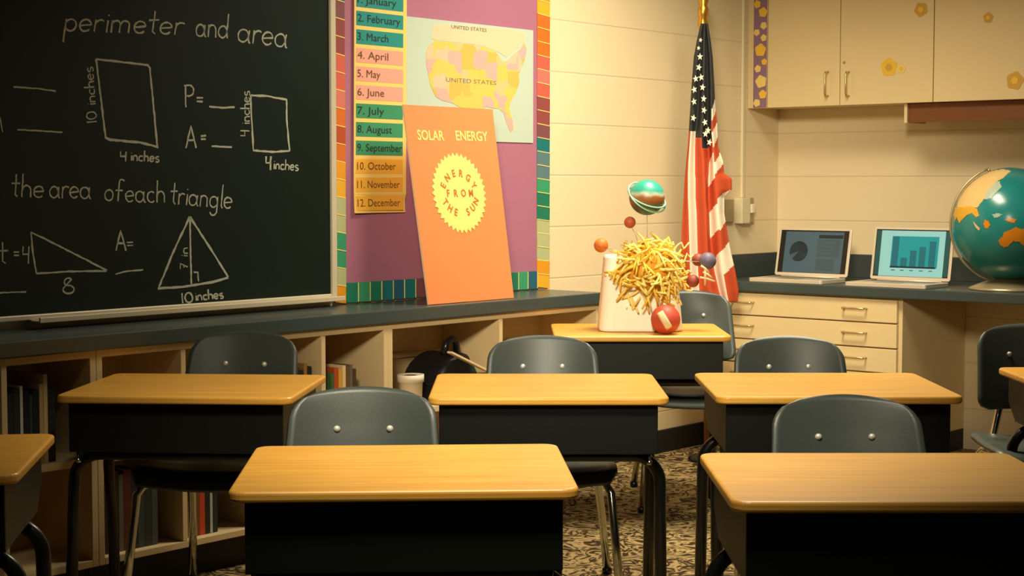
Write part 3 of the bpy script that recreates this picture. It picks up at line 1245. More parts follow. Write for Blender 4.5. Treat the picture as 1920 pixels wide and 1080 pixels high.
m = MB()
x0, z0 = S(783, 262)
x1 = S(833, 262)[0]
put_text(m, 'SOLAR', x0, x1, z0, 0.036, -0.0052, bold=0.022)
m.build('title_lettering', M['cutout'], sb)
m = MB()
x0, z0 = S(855, 263)
x1 = S(915, 263)[0]
put_text(m, 'ENERGY', x0, x1, z0, 0.036, -0.0052, bold=0.022)
m.build('title_lettering', M['cutout'], sb)
cx, cz = S(861, 362)
rx = (S(912, 362)[0] - S(811, 362)[0]) / 2
rz = (S(861, 286)[1] - S(861, 438)[1]) / 2
NT = 38
pts = []
for i in range(NT * 2):
    a = 2 * PI * i / (NT * 2)
    k = 1.0 if i % 2 == 0 else 0.9
    pts.append((cx + rx * k * math.cos(a), cz + rz * k * math.sin(a)))
m = MB()
m.plate(pts, -0.0058, -0.0042)
m.build('sun_cutout', M['cutout'], sb)
def badge():
    m.build('sun_lettering', M['cut_text'], sb)


m = MB()
for i, c in enumerate('ENERGY'):
    a = math.radians(150 - i * 24)
    letter(m, c, cx + rx * 0.66 * math.cos(a), cz - rz * 0.12 + rz * 0.62 * math.sin(a), a - PI / 2, 0.036, -0.0066, 0.03)
badge()
m = MB()
for i, c in enumerate('FROM'):
    letter(m, c, cx + rx * (-0.42 + 0.28 * i), cz + rz * 0.0, 0, 0.036, -0.0066, 0.03)
badge()
m = MB()
for i, c in enumerate('THE SUN'):
    if c == ' ':
        badge()
        m = MB()
    else:
        a = math.radians(212 + i * 19.5)
        letter(m, c, cx + rx * 0.66 * math.cos(a), cz + rz * 0.1 + rz * 0.6 * math.sin(a), a + PI / 2, 0.036, -0.0066, 0.03)
m.build('sun_lettering', M['cut_text'], sb)

# ------------------------------------------------------------ right counter, drawers, wall cabinet
RC_Z = 0.735
RC_OFF = 0.633
RC_U0 = -DIST_A + 0.001           # the left wall
RC_U1 = B(1920, 550, RC_OFF)[0] + 0.9
m = MB()
m.box(RC_U0 + 0.001, -RC_OFF, RC_Z - 0.042, RC_U1, -0.002, RC_Z)
o = m.build('lab_counter', M['counter'], loc=locB(0, 0, 0), rot=(0, 0, ROT_B), bevel=0.004)
cnt = thing('counter', 'slate grey counter along the right wall carrying the laptops and globe', 'counter', locB(0, 0, 0), ROT_B)
o.name = 'counter_top'
o.parent = cnt
o.location = (0, 0, 0)
o.rotation_euler = (0, 0, 0)
m = MB()
m.box(RC_U0 + 0.021, -0.02, RC_Z, RC_U1, -0.002, RC_Z + 0.105)
m.build('backsplash', M['counter_edge'], cnt, bevel=0.002)
m = MB()
m.box(RC_U0 + 0.001, -RC_OFF, RC_Z, RC_U0 + 0.02, -0.002, RC_Z + 0.105)
m.build('side_splash', M['counter_edge'], cnt, bevel=0.002)

DB_OFF = 0.615
DU1 = B(1688, 600, DB_OFF)[0]
DU0 = RC_U0 + 0.02
du_l = B(1316, 600, DB_OFF)[0]
DTOP = RC_Z - 0.043
db = thing('drawer_cabinet', 'cream cabinet of wide drawers under the laptops on the right', 'cabinet', locB(0, 0, 0), ROT_B)
m = MB()
m.box(DU0, -DB_OFF + 0.02, 0.09, DU1, -0.005, DTOP)
m.build('body', M['cab'], db, bevel=0.002)
m = MB()
m.box(DU0, -DB_OFF + 0.07, 0, DU1, -0.005, 0.09)
m.build('toe_kick', M['black_base'], db)
zl = [DTOP - 0.008]
for y in (608, 655):
    zl.append(B(1660, y, DB_OFF)[1])
step = zl[1] - zl[2]
zl += [zl[2] - step, zl[2] - 2 * step, zl[2] - 3 * step]
zl = [z for z in zl if z > 0.1] + [0.1]
x0d, x1d = DU0 + 0.004, DU1 - 0.016
for i in range(len(zl) - 1):
    a, b_ = zl[i + 1] + 0.006, zl[i]
    if b_ - a < 0.03:
        continue
    m = MB()
    m.box(x0d, -DB_OFF, a, x1d, -DB_OFF + 0.0185, b_)
    dr_ = m.build('drawer', M['cab'], db, bevel=0.002)
    hz = b_ - (b_ - a) * 0.42
    for hc in (B(1394, 580, DB_OFF)[0], B(1604, 588, DB_OFF)[0]):
        m = MB()
        hw = 0.052
        m.tube([(hc - hw, -DB_OFF, hz), (hc - hw, -DB_OFF - 0.022, hz), (hc - hw * .9, -DB_OFF - 0.027, hz), (hc + hw * .9, -DB_OFF - 0.027, hz), (hc + hw, -DB_OFF - 0.022, hz), (hc + hw, -DB_OFF, hz)], 0.0042, 8)
        m.build('handle', M['brass'], dr_, smooth=True)
m = MB()
m.box(RC_U1 - 0.05, -RC_OFF + 0.03, 0, RC_U1 - 0.02, -0.005, DTOP)
m.build('end_panel', M['cab'], cnt)

# wall cabinet
WC_OFF = 0.275
WC_Z0 = B(1440, 202, WC_OFF)[1]
WC_Z1 = 2.30
wc = thing('wall_cabinet', 'cream wall cabinet above the laptops decorated with yellow paper flowers', 'cabinet', locB(0, 0, 0), ROT_B)
wu0 = RC_U0 + 0.002
wu1 = B(1920, 190, WC_OFF)[0] + 0.95
m = MB()
m.box(wu0, -WC_OFF + 0.019, WC_Z0 + 0.004, wu1, -0.002, WC_Z1)
m.build('body', M['cab'], wc, bevel=0.002)
ds = [B(x, 150, WC_OFF)[0] for x in (1439, 1575, 1750)]
dw = ds[2] - ds[1]
ds.append(ds[2] + dw)
m = MB()
m.box(wu0, -WC_OFF, WC_Z0, ds[0] - 0.002, -WC_OFF + 0.0185, WC_Z1)
m.build('filler_strip', M['cab'], wc)
m = MB()
sx0 = B(1413, 150, WC_OFF)[0]
m.box(sx0, -WC_OFF - 0.0025, WC_Z0 + 0.002, ds[0] - 0.004, -WC_OFF - 0.0002, WC_Z1)
bs = m.build('border_paper', M['lilac'], wc)


def flower(mb, cx, cz, r, y, mi=0, rot=0.0, n=5):
    pts = []
    k = 40
    for i in range(k):
        a = 2 * PI * i / k
        rr = r * (0.92 + 0.08 * math.cos(n * (a - rot)))
        pts.append((cx + rr * math.cos(a), cz + rr * math.sin(a)))
    mb.plate(pts, y - 0.0012, y, mi)


m = MB()
for (x, y, r, k) in ((1431, 23, 10, 0), (1432, 48, 7.5, 1), (1419, 61, 7, 1), (1432, 71, 7, 1), (1426, 94, 13, 0), (1433, 116, 6.5, 0), (1421, 129, 7.5, 1),
                     (1427, 153, 13, 1), (1430, 177, 9, 0), (1419, 193, 8, 1), (1420, 8, 8, 0), (1430, -14, 10, 0), (1422, -34, 8, 1)):
    u, z = B(x, y, WC_OFF + 0.003)
    m = MB()
    flower(m, u, z, r / 432, -WC_OFF - 0.0027 - 0.0005 * (r > 9), 0, random.random())
    m.build('border_flower', M['star_p'] if k else M['star_y'], bs)
for i in range(3):
    m = MB()
    m.box(ds[i] + 0.0015, -WC_OFF, WC_Z0, ds[i + 1] - 0.0025, -WC_OFF + 0.0185, WC_Z1)
    d_ = m.build('door', M['cab'], wc, bevel=0.0015)
    if i < 2:
        for hx in ((1553, 1) if i == 0 else (1592, 2)), :
            hu, hz1 = B(hx[0], 135, WC_OFF)
            hz0 = B(hx[0], 180, WC_OFF)[1]
            m = MB()
            m.tube([(hu, -WC_OFF, hz0), (hu, -WC_OFF - 0.024, hz0 + 0.002), (hu, -WC_OFF - 0.03, hz0 + 0.012), (hu, -WC_OFF - 0.03, hz1 - 0.012), (hu, -WC_OFF - 0.024, hz1 - 0.002), (hu, -WC_OFF, hz1)], 0.0045, 8)
            m.build('handle', M['brass'], d_, smooth=True)
    if i == 1:
        hu, hz = B(1583, 117, WC_OFF)
        m = MB()
        m.lathe([(0.006, 0), (0.006, 0.003), (0.001, 0.004)], 12, 0, Matrix.Translation((hu, -WC_OFF, hz)) @ Matrix.Rotation(PI / 2, 4, 'X'))
        m.build('lock', M['grey_plate'], d_)
    fl_ = {0: [], 1: [(1667, 126, 18, 'star_y', 0.3), (1690, 129, 9.5, 'star_p', 0.0), (1727, 18, 14, 'star_b', 0.8)], 2: [(1853, 33, 10, 'star_b', 0.3), (1903, 151, 17, 'star_b', 0.1)]}[i]
    for (x, y, r, k, rt) in fl_:
        u, z = B(x, y, WC_OFF)
        m = MB()
        flower(m, u, z, r / 445, -WC_OFF - 0.0004, 0, rt)
        fo = m.build('paper_flower', M[k], d_)
        m = MB()
        flower(m, u, z, r / 445 * 0.42, -WC_OFF - 0.0017, 0, rt + .4)
        m.build('flower_centre', M['star_y'] if k != 'star_y' else M['star_b'], d_)
# brown board with a cream end under the cabinet
ru0 = B(1703, 215, WC_OFF - 0.03)[0]
ro = thing('pelmet', 'brown wooden pelmet board with a cream end hung below the wall cabinet', 'pelmet', locB(0, 0, 0), ROT_B)
m = MB()
PZ0 = B(1720, 229, WC_OFF - 0.03)[1]
m.box(ru0, -WC_OFF + 0.03, PZ0, wu1, -WC_OFF + 0.05, WC_Z0 + 0.003)
m.build('board', M['walnut'], ro)
m = MB()
m.box(ru0 - 0.014, -WC_OFF + 0.02, PZ0 - 0.002, ru0 - 0.0005, -WC_OFF + 0.2, WC_Z0 + 0.003)
m.build('end_piece', M['cab'], ro)

# raceway and boxes on the left wall by the corner
rw = thing('raceway', 'cream cable raceway with switch boxes on the wall right of the flag', 'raceway', locA(0, 0, 0), ROT_A)
ru = A(1391, 200)[0]
bz0, bz1 = A(1386, 419)[1], A(1386, 371)[1]
m = MB()
m.box(ru - 0.012, -0.014, bz1, ru + 0.012, -0.001, 2.5)
m.build('channel', M['plate'], rw, bevel=0.003)
bu0, bu1 = A(1376, 395)[0], A(1387, 395)[0]
m = MB()
m.box(bu0, -0.045, bz0, bu1 + 0.02, -0.001, bz1)
m.build('junction_box', M['plate'], rw, bevel=0.004)
m = MB()
m.box(A(1356, 395)[0], -0.012, A(1360, 417)[1], A(1372, 395)[0], -0.001, A(1360, 374)[1])
m.build('wall_plate', M['grey_plate'], rw, bevel=0.003)
m = MB()
u0_, u1_ = bu1 + 0.022, A(1403, 395)[0]
m.box(u0_, -0.03, bz0 + 0.004, u1_, -0.001, bz1)
pl = m.build('switch_plate', M['grey_plate'], rw, bevel=0.003)
m = MB()
uc = (u0_ + u1_) / 2
m.box(uc - 0.014, -0.046, (bz0 + bz1) / 2 - 0.012, uc + 0.014, -0.03, (bz0 + bz1) / 2 + 0.03)
m.build('switch', M['white'], pl, bevel=0.004)


# ------------------------------------------------------------ laptops
def laptop(hl, hr, hinge_off, front_off, top_l, lean_px, label, kind):
    """hl, hr pixel ends of hinge; offsets from the right wall"""
    ul = B(hl[0], hl[1], hinge_off)[0]
    ur = B(hr[0], hr[1], hinge_off)[0]
    W = ur - ul
    D = front_off - hinge_off
    t = thing('laptop', label, 'laptop', locB((ul + ur) / 2, hinge_off, RC_Z + 0.0005), ROT_B, 'open laptops on the right counter')
    m = MB()
    m.slab(rounded(-W / 2, -D, W / 2, 0.0, 0.012), 0.0, 0.017)
    m.build('base', M['lap'], t, bevel=0.002)
    m = MB()
    m.box(-W * 0.43, -D * 0.52, 0.017, W * 0.43, -0.02, 0.0178)
    m.build('keyboard', M['lap_key'], t)
    m = MB()
    m.box(-W * 0.15, -D * 0.92, 0.017, W * 0.15, -D * 0.6, 0.0175)
    m.build('touchpad', M['grey_plate'], t)
    m = MB()
    m.tube([(-W * 0.4, 0.004, 0.016), (W * 0.4, 0.004, 0.016)], 0.006, 10)
    m.build('hinge', M['lap'], t, smooth=True)
    # the lid, in its own tilted frame
    ztop = B(top_l[0], top_l[1], hinge_off - 0.05)[1]
    LH = (ztop - RC_Z - 0.018) * 1.03
    tilt = math.atan2(lean_px, LH)
    R_ = Matrix.Translation((0, 0.004, 0.018)) @ Matrix.Rotation(-tilt, 4, 'X')

    def P(pts, y0, y1, mb, mi):
        mb.prism(pts, lambda x, z: R_ @ Vector((x, y1, z)), lambda x, z: R_ @ Vector((x, y0, z)), mi)
    m = MB()
    P(rounded(-W / 2, 0.002, W / 2, LH, 0.010), 0.0, 0.008, m, 0)
    lid = m.build('lid', M['lap'], t, bevel=0.0015)
    m = MB()
    bx = 0.012
    P([(-W / 2 + bx, 0.016), (W / 2 - bx, 0.016), (W / 2 - bx, LH - 0.009), (-W / 2 + bx, LH - 0.009)], -0.0008, 0.0, m, 0)
    ws, z0, z1 = W / 2 - bx, 0.017, LH - 0.010
    hgt = z1 - z0

    def Q(x0, z0_, x1, z1_, d, mi):
        P([(x0 * ws, z0 + z0_ * hgt), (x1 * ws, z0 + z0_ * hgt), (x1 * ws, z0 + z1_ * hgt), (x0 * ws, z0 + z1_ * hgt)], -0.0008 - d, -0.0004, m, mi)
    if kind == 'pie':
        mats = [M['lap_dark'], M['scr_grey'], M['scr_pie'], M['scr_navy'], M['scr_grey2']]
        Q(-0.85, 0.0, 0.86, 0.97, 0.0003, 1)
        pc = []
        for i in range(40):
            a = 2 * PI * i / 40
            pc.append((-0.42 * ws + 0.27 * ws * math.cos(a), z0 + hgt * 0.5 + 0.27 * ws * math.sin(a)))
        P(pc, -0.0016, -0.0008, m, 2)
        wedge = [(-0.42 * ws, z0 + hgt * 0.5)] + [(-0.42 * ws + 0.27 * ws * math.cos(a), z0 + hgt * 0.5 + 0.27 * ws * math.sin(a)) for a in [math.radians(-10 + 10 * i) for i in range(12)]]
        P(wedge, -0.0019, -0.001, m, 3)
        wedge = [(-0.42 * ws, z0 + hgt * 0.5)] + [(-0.42 * ws + 0.27 * ws * math.cos(a), z0 + hgt * 0.5 + 0.27 * ws * math.sin(a)) for a in [math.radians(200 + 8 * i) for i in range(5)]]
        P(wedge, -0.0019, -0.001, m, 4)
        Q(0.14, 0.82, 0.84, 0.9, 0.001, 3)
        Q(0.12, 0.38, 0.78, 0.8, 0.0008, 4)
        Q(0.12, 0.05, 0.66, 0.34, 0.0008, 4)
        for i in range(4):
            Q(0.16, 0.46 + 0.08 * i, 0.6, 0.475 + 0.08 * i, 0.0012, 1)
    else:
        mats = [M['lap_dark'], M['scr_pale'], M['scr_teal'], M['scr_bar'], M['scr_side'], M['scr_navy']]
        Q(-0.98, 0.02, -0.85, 0.98, 0.0003, 4)
        Q(0.86, 0.02, 0.99, 0.98, 0.0003, 4)
        Q(-0.85, 0.0, 0.86, 0.98, 0.0003, 1)
        Q(-0.55, 0.19, 0.7, 0.86, 0.001, 2)
        for x, h in ((-0.44, 0.85), (-0.19, 0.40), (0.05, 0.56), (0.29, 0.64), (0.55, 0.76)):
            Q(x - 0.085, 0.2, x + 0.085, h, 0.0016, 3)
        Q(-0.55, 0.18, 0.66, 0.215, 0.002, 5)
        for x in (-0.46, -0.22, 0.03, 0.29, 0.54):
            Q(x - 0.05, 0.12, x + 0.05, 0.14, 0.001, 3)
    m.build('screen', mats, lid)
    return t


laptop((1451, 517), (1587, 520), 0.40, 0.615, (1466, 428), 0.045, 'open silver laptop showing a dark pie chart, nearer the corner', 'pie')
laptop((1630, 521), (1780, 527), 0.40, 0.618, (1643, 427), 0.04, 'open silver laptop showing a bright teal bar chart, beside the globe', 'bars')

# ------------------------------------------------------------ globe
gcp = hit(1893, 420, DA, DIST_B - 0.42)
GR = 105.5 / F * (gcp - C0).dot(FWD)
gz = gcp.z
gl = thing('globe', 'large teal desk globe on a domed base at the end of the counter', 'globe', (gcp.x, gcp.y, RC_Z + 0.0005), 0)
gc = Vector((0, 0, gz - RC_Z))
m = MB()
m.sphere(gc, GR, 56, 32)
ball = m.build('ball', M['sea'], gl, smooth=True)


def inside(x, y, poly):
    c = False
    j = len(poly) - 1
    for i in range(len(poly)):
        if ((poly[i][1] > y) != (poly[j][1] > y)) and x < (poly[j][0] - poly[i][0]) * (y - poly[i][1]) / (poly[j][1] - poly[i][1]) + poly[i][0]:
            c = not c
        j = i
    return c


GC_W = Vector((gcp.x, gcp.y, gz))


def on_globe(px, py, k):
    r = ray(px, py).normalized()
    oc = C0 - GC_W
    bq = oc.dot(r)
    cq = oc.dot(oc) - (GR * k) ** 2
    d = bq * bq - cq
    if d <= 0:
        return None
    return C0 + r * (-bq - math.sqrt(d)) - Vector((gcp.x, gcp.y, RC_Z + 0.0005))


def land(name, poly, m_, k=1.004, step=1.6):
    xs = [p[0] for p in poly]
    ys = [p[1] for p in poly]
    mb = MB()
    idx = {}
    x = min(xs)
    nx = int((max(xs) - min(xs)) / step) + 2
    ny = int((max(ys) - min(ys)) / step) + 2
    for i in range(nx):
        for j in range(ny):
            x, y = min(xs) + i * step, min(ys) + j * step
            if not inside(x + step / 2, y + step / 2, poly):
                continue
            q = []
            for (a, b_) in ((i, j), (i, j + 1), (i + 1, j + 1), (i + 1, j)):
                if (a, b_) not in idx:
                    p = on_globe(min(xs) + a * step, min(ys) + b_ * step, k)
                    if p is None:
                        idx[(a, b_)] = None
                    else:
                        idx[(a, b_)] = len(mb.v)
                        mb.v.append(p)
                q.append(idx[(a, b_)])
            if None in q:
                continue
            mb.f.append(q)
            mb.m.append(0)
    if mb.f:
        return mb.build(name, M[m_], ball if False else gl, smooth=True)


land('landmass', [(1800, 362), (1812, 344), (1832, 330), (1856, 321), (1880, 317), (1896, 320), (1880, 334), (1866, 342), (1866, 352), (1858, 362), (1846, 372), (1838, 382), (1832, 390), (1822, 388), (1808, 390), (1793, 388)], 'land_tan')
land('landmass', [(1790, 388), (1806, 388), (1822, 387), (1832, 391), (1836, 404), (1830, 408), (1822, 400), (1812, 403), (1804, 412), (1799, 418), (1794, 408), (1790, 414), (1788, 402)], 'land_yellow', 1.0045)
land('landmass', [(1866, 342), (1874, 340), (1878, 350), (1866, 362), (1858, 372), (1846, 374), (1848, 362), (1858, 352)], 'land_pale', 1.0044)
land('landmass', [(1896, 430), (1905, 426), (1916, 430), (1925, 426), (1938, 432), (1946, 444), (1950, 460), (1940, 470), (1926, 468), (1912, 454), (1900, 452), (1890, 462), (1882, 464), (1874, 458), (1872, 450), (1880, 444), (1882, 436)], 'land_orange')
land('landmass', [(1846, 412), (1853, 414), (1857, 421), (1853, 428), (1847, 428), (1844, 420)], 'land_orange')
land('landmass', [(1824, 414), (1830, 420), (1838, 430), (1834, 432), (1828, 424)], 'land_tan')
land('landmass', [(1884, 412), (1894, 408), (1906, 412), (1902, 418), (1892, 416)], 'land_orange')
land('landmass', [(1860, 402), (1872, 400), (1880, 402), (1872, 407), (1864, 408)], 'land_pale')
m = MB()
ring = []
for i in range(33):
    a = math.radians(112 + (268 - 112) * i / 32)
    ring.append(gc + Vector((math.cos(a) * (GR + 0.012), -0.02 * 0, math.sin(a) * (GR + 0.012))))
m.tube(ring, 0.005, 8)
m.build('meridian_arm', M['globe_metal'], gl, smooth=True)
m = MB()
top = ring[0]
m.tube([top, gc + (top - gc) * ((GR - 0.004) / (GR + 0.012))], 0.006, 8)
m.build('axis_pin', M['globe_metal'], gl, smooth=True)
m = MB()
ztop_ = gc.z - GR - 0.016
m.lathe([(0.155, 0.0), (0.156, 0.006), (0.14, 0.014), (0.10, 0.03), (0.05, 0.044), (0.022, max(0.05, ztop_)), (0.012, max(0.052, ztop_ + 0.004))], 40)
m.build('base', M['globe_metal'], gl, smooth=True)

# ------------------------------------------------------------ flag
FY = 6.85
pb = hitY(1318, 300, FY)
fg = thing('flag', 'American flag draped down its pole in front of the block wall', 'flag', (pb.x, FY, 0), 0)
FO = Vector((pb.x, FY, 0))
m = MB()
m.tube([(0.03, 0.035, 0.02), (0, 0.035, 1.87)], 0.012, 12)
m.build('pole', M['pole'], fg, smooth=True)
m = MB()
zc = hitY(1318, 46, FY).z
m.lathe([(0.013, zc - 0.02), (0.02, zc - 0.005), (0.022, zc + 0.01), (0.018, zc + 0.03), (0.024, zc + 0.04), (0.022, zc + 0.07), (0.016, zc + 0.08), (0.026, zc + 0.11), (0.012, zc + 0.15), (0.002, zc + 0.18)], 18, 0, Matrix.Translation((0, 0.035, 0)))
m.build('finial', M['gold'], fg, smooth=True)
m = MB()
m.lathe([(0.08, 0.0), (0.08, 0.012), (0.06, 0.022), (0.03, 0.035), (0.018, 0.06), (0.014, 0.06)], 28, 0, Matrix.Translation((0, 0.035, 0.0005)))
m.build('stand', M['black_tube'], fg, smooth=True, loc=(0.03, 0, 0))
rows_ = [
    (44, [1314, 1317, 1319, 1321, 1323, 1325, 1327]),
    (75, [1307, 1311, 1316, 1320, 1324, 1329, 1332]),
    (107, [1301, 1307, 1314, 1320, 1326, 1332, 1336]),
    (161, [1297, 1303, 1311, 1319, 1327, 1334, 1339]),
    (204, [1294.5, 1300, 1309, 1318, 1327, 1334, 1341]),
    (225, [1293, 1298, 1307, 1317, 1327, 1334, 1344]),
    (247, [1292, 1295, 1304, 1315, 1326, 1334, 1345]),
    (275, [1290, 1293, 1303, 1316, 1328, 1337, 1346]),
    (303, [1287, 1291, 1303, 1319, 1330, 1339, 1356]),
    (325, [1285, 1290, 1303, 1320, 1329, 1340, 1357]),
    (335, [1284, 1290, 1304, 1321, 1328, 1341, 1372]),
    (355, [1283, 1290, 1304, 1322, 1328, 1343, 1372]),
    (370, [1282, 1290, 1304, 1322, 1328, 1345, 1358]),
    (400, [1280, 1291, 1306, 1324, 1330, 1346, 1358]),
    (440, [1278, 1292, 1307, 1325, 1331, 1350, 1364]),
    (475, [1277, 1293, 1308, 1326, 1334, 1352, 1371]),
    (510, [1277, 1294, 1309, 1328, 1340, 1356, 1379]),
    (545, [1280, 1296, 1311, 1332, 1348, 1362, 1385]),
    (566, [1296, 1304, 1318, 1340, 1354, 1366, 1383])]
cols_ = {}
BL_, RD_, WH_ = 0, 1, 2


def fcol(band, y):
    if band <= 2:
        if y < 246 - (0 if band < 2 else -12):
            return BL_
        return (RD_, WH_, RD_)[band]
    if band in (3,):
        if y < 278:
            return BL_
        return RD_
    if band == 4:
        if y < 276:
            return BL_
        for lim_, c in ((303, RD_), (350, WH_), (398, RD_), (446, WH_), (488, RD_), (600, WH_)):
            if y < lim_ + 0:
                return c
    if band == 5:
        for lim_, c in ((203, BL_), (225, WH_), (247, RD_), (275, WH_), (303, RD_), (325, WH_), (372, RD_), (432, WH_), (470, RD_), (514, WH_), (700, RD_)):
            if y < lim_:
                return c


m = MB()
depth = [0.0, -0.03, 0.0, -0.042, 0.004, -0.035, 0.004]
NSUB = 8
ylist = []
yy = 44
while yy <= 566:
    ylist.append(yy)
    yy += 2


def xat(y, b_):
    for i in range(len(rows_) - 1):
        if rows_[i][0] <= y <= rows_[i + 1][0]:
            t = (y - rows_[i][0]) / (rows_[i + 1][0] - rows_[i][0])
            return rows_[i][1][b_] * (1 - t) + rows_[i + 1][1][b_] * t
    return rows_[-1][1][b_]


NB = 6
grid = []
for y in ylist:
    k = min(1.0, 0.35 + (y - 44) / 220)
    rw_ = []
    for b_ in range(NB):
        for s in range(NSUB):
            t = s / NSUB
            x = xat(y, b_) * (1 - t) + xat(y, b_ + 1) * t
            tt = (1 - math.cos(PI * t)) / 2
            d = depth[b_] * (1 - tt) + depth[b_ + 1] * tt
            rw_.append((x, d * k))
    rw_.append((xat(y, NB), depth[NB] * k))
    grid.append(rw_)
nc = len(grid[0])
for y, rw_ in zip(ylist, grid):
    for x, d in rw_:
        p = hitY(x, y, FY + d - 0.0)
        m.v.append(p - FO)
for i in range(len(ylist) - 1):
    for j in range(nc - 1):
        m.f.append([i * nc + j, (i + 1) * nc + j, (i + 1) * nc + j + 1, i * nc + j + 1])
        bnd = j // NSUB
        skew = (j % NSUB) * (2.5 if bnd >= 4 else 0)
        m.m.append(fcol(bnd, ylist[i] + skew))
cloth = m.build('cloth', [M['blue'], M['red'], M['white']], fg, smooth=True, solid=0.003)
m = MB()
for (sx, sy) in ((135, 198), (131, 235), (139, 270), (144, 305), (115, 313), (114, 355), (148, 345), (112, 412), (149, 385), (152, 427), (154, 467), (168, 497), (130, 168), (120, 275), (163, 455), (137, 140)):
    px, py = 1240 + sx / 1.862, sy / 1.862
    c = hitY(px, py, FY - 0.046)
    c = c - FO
    R5 = 0.0155 if sy > 180 else 0.010
    pts = []
    for i in range(10):
        a = PI / 2 + PI * i / 5 + 0.3 * math.sin(sx)
        rr = R5 if i % 2 == 0 else R5 * 0.42
        pts.append((c.x + rr * 0.8 * math.cos(a), c.z + rr * math.sin(a)))
    m = MB()
    m.plate(pts, c.y - 0.001, c.y + 0.001)
    m.build('star', M['white'], cloth)


# ------------------------------------------------------------ student desks
LW, LD, LT = 0.60, 0.50, 0.02
DESK_Z = 0.64


def make_desk():
    """origin: floor below the middle of the near edge; +y runs away from the near edge"""
    t = thing('student_desk', '', 'desk', (0, 0, 0), 0, 'student desks with oak lids')
    m = MB()
    m.slab(rounded(-LW / 2, 0, LW / 2, LD, 0.03), DESK_Z - LT, DESK_Z)
    m.build('desktop', M['wood'], t, bevel=0.006, seg=3)
    bw = LW / 2 - 0.027
    y0, y1 = 0.028, LD - 0.03
    z1, z0 = DESK_Z - LT - 0.0005, DESK_Z - LT - 0.128
    m = MB()
    prof = [(y0, z1), (y0, z0), (y1 - 0.07, z0), (y1, z0 + 0.045), (y1, z1)]
    tk = 0.006
    # solid pressed-metal box: front, bottom, two ends, with its open side to the pupil
    m.box(-bw, y0, z0, bw, y0 + tk, z1)
    m.box(-bw, y0 + tk, z0, bw, y1 - 0.06, z0 + tk)
    for s in (-1, 1):
        xa, xb = (s * bw, s * (bw - tk))
        xa, xb = min(xa, xb), max(xa, xb)
        m.prism([(y0 + tk, z0 + tk), (y1 - 0.06, z0 + tk), (y1, z0 + 0.05), (y1, z1), (y0 + tk, z1)], lambda a, b_: (xa, a, b_), lambda a, b_: (xb, a, b_))
    m.box(-bw + tk, y0 + tk, z1 - 0.004, bw - tk, y1, z1)
    m.build('book_box', M['black_metal'], t, bevel=0.003)
    zb = z0 - 0.0165
    lx = LW / 2 - 0.014
    for yy_, sp in ((y0 + 0.075, -0.05), (y1 - 0.085, 0.05)):
        path = [(-lx, yy_ + sp, 0.012), (-lx, yy_, zb - 0.07)]
        for i in range(1, 8):
            a = PI - PI / 2 * i / 8
            path.append((-lx + 0.07 + 0.07 * math.cos(a), yy_, zb - 0.07 + 0.07 * math.sin(a)))
        path.append((-lx + 0.07, yy_, zb))
        path += [(-p[0], p[1], p[2]) for p in path[::-1]]
        m = MB()
        m.tube(path, 0.0155, 12)
        lg = m.build('leg_frame', M['black_tube'], t, smooth=True)
        for s in (-1, 1):
            m = MB()
            m.lathe([(0.017, 0.0005), (0.018, 0.012), (0.014, 0.02)], 14, 0, Matrix.Translation((s * lx, yy_ + sp, 0)))
            m.build('foot_glide', M['chrome'], lg, smooth=True)
    for s in (-1, 1):
        m = MB()
        m.lathe([(0.007, 0.0), (0.007, 0.01), (0.004, 0.011), (0.004, 0.028)], 10, 0, Matrix.Translation((s * (bw - 0.02), y0 + 0.01, z0 - 0.028)))
        m.build('adjusting_screw', M['chrome'], t, smooth=True)
    return t


desk0 = make_desk()
specs = [
    (758, 920, 0.64, 3.0, 'oak-topped student desk nearest the camera in the centre foreground'),
    (1717, 941, 0.64, 0.0, 'oak-topped student desk cut by the right edge in the foreground'),
    (322, 744, 0.632, -4.0, 'oak-topped student desk at left in front of the four-bay bookcase'),
    (1029, 746, 0.632, 0.0, 'oak-topped student desk in the middle of the second row'),
    (1577, 744, 0.632, 0.0, 'oak-topped student desk in the second row below the drawers'),
    (1206, 630, 0.65, 0.0, 'oak-topped student desk at the back carrying the solar system model'),
    (-296, 897, 0.64, 7.5, 'oak-topped student desk of which only a corner shows at the left edge'),
    (2190, 728, 0.63, 0.0, 'oak-topped student desk of which only a sliver shows at the right edge'),
]
DESKS = []
for i, (px, py, z, r, lab) in enumerate(specs):
    p = hitZ(px, py, z)
    loc = (p.x, p.y, 0)
    sc = (1.03 if px == 1577 else 1, 1.06 if px > 1000 and 735 < py < 760 else 1, z / DESK_Z)
    if i == 0:
        d = desk0
        d.location = loc
        d.rotation_euler = (0, 0, math.radians(r))
        d['label'] = lab
    else:
        d = copy_tree(desk0, loc, math.radians(r), lab, scale=sc)
    DESKS.append((d, p))


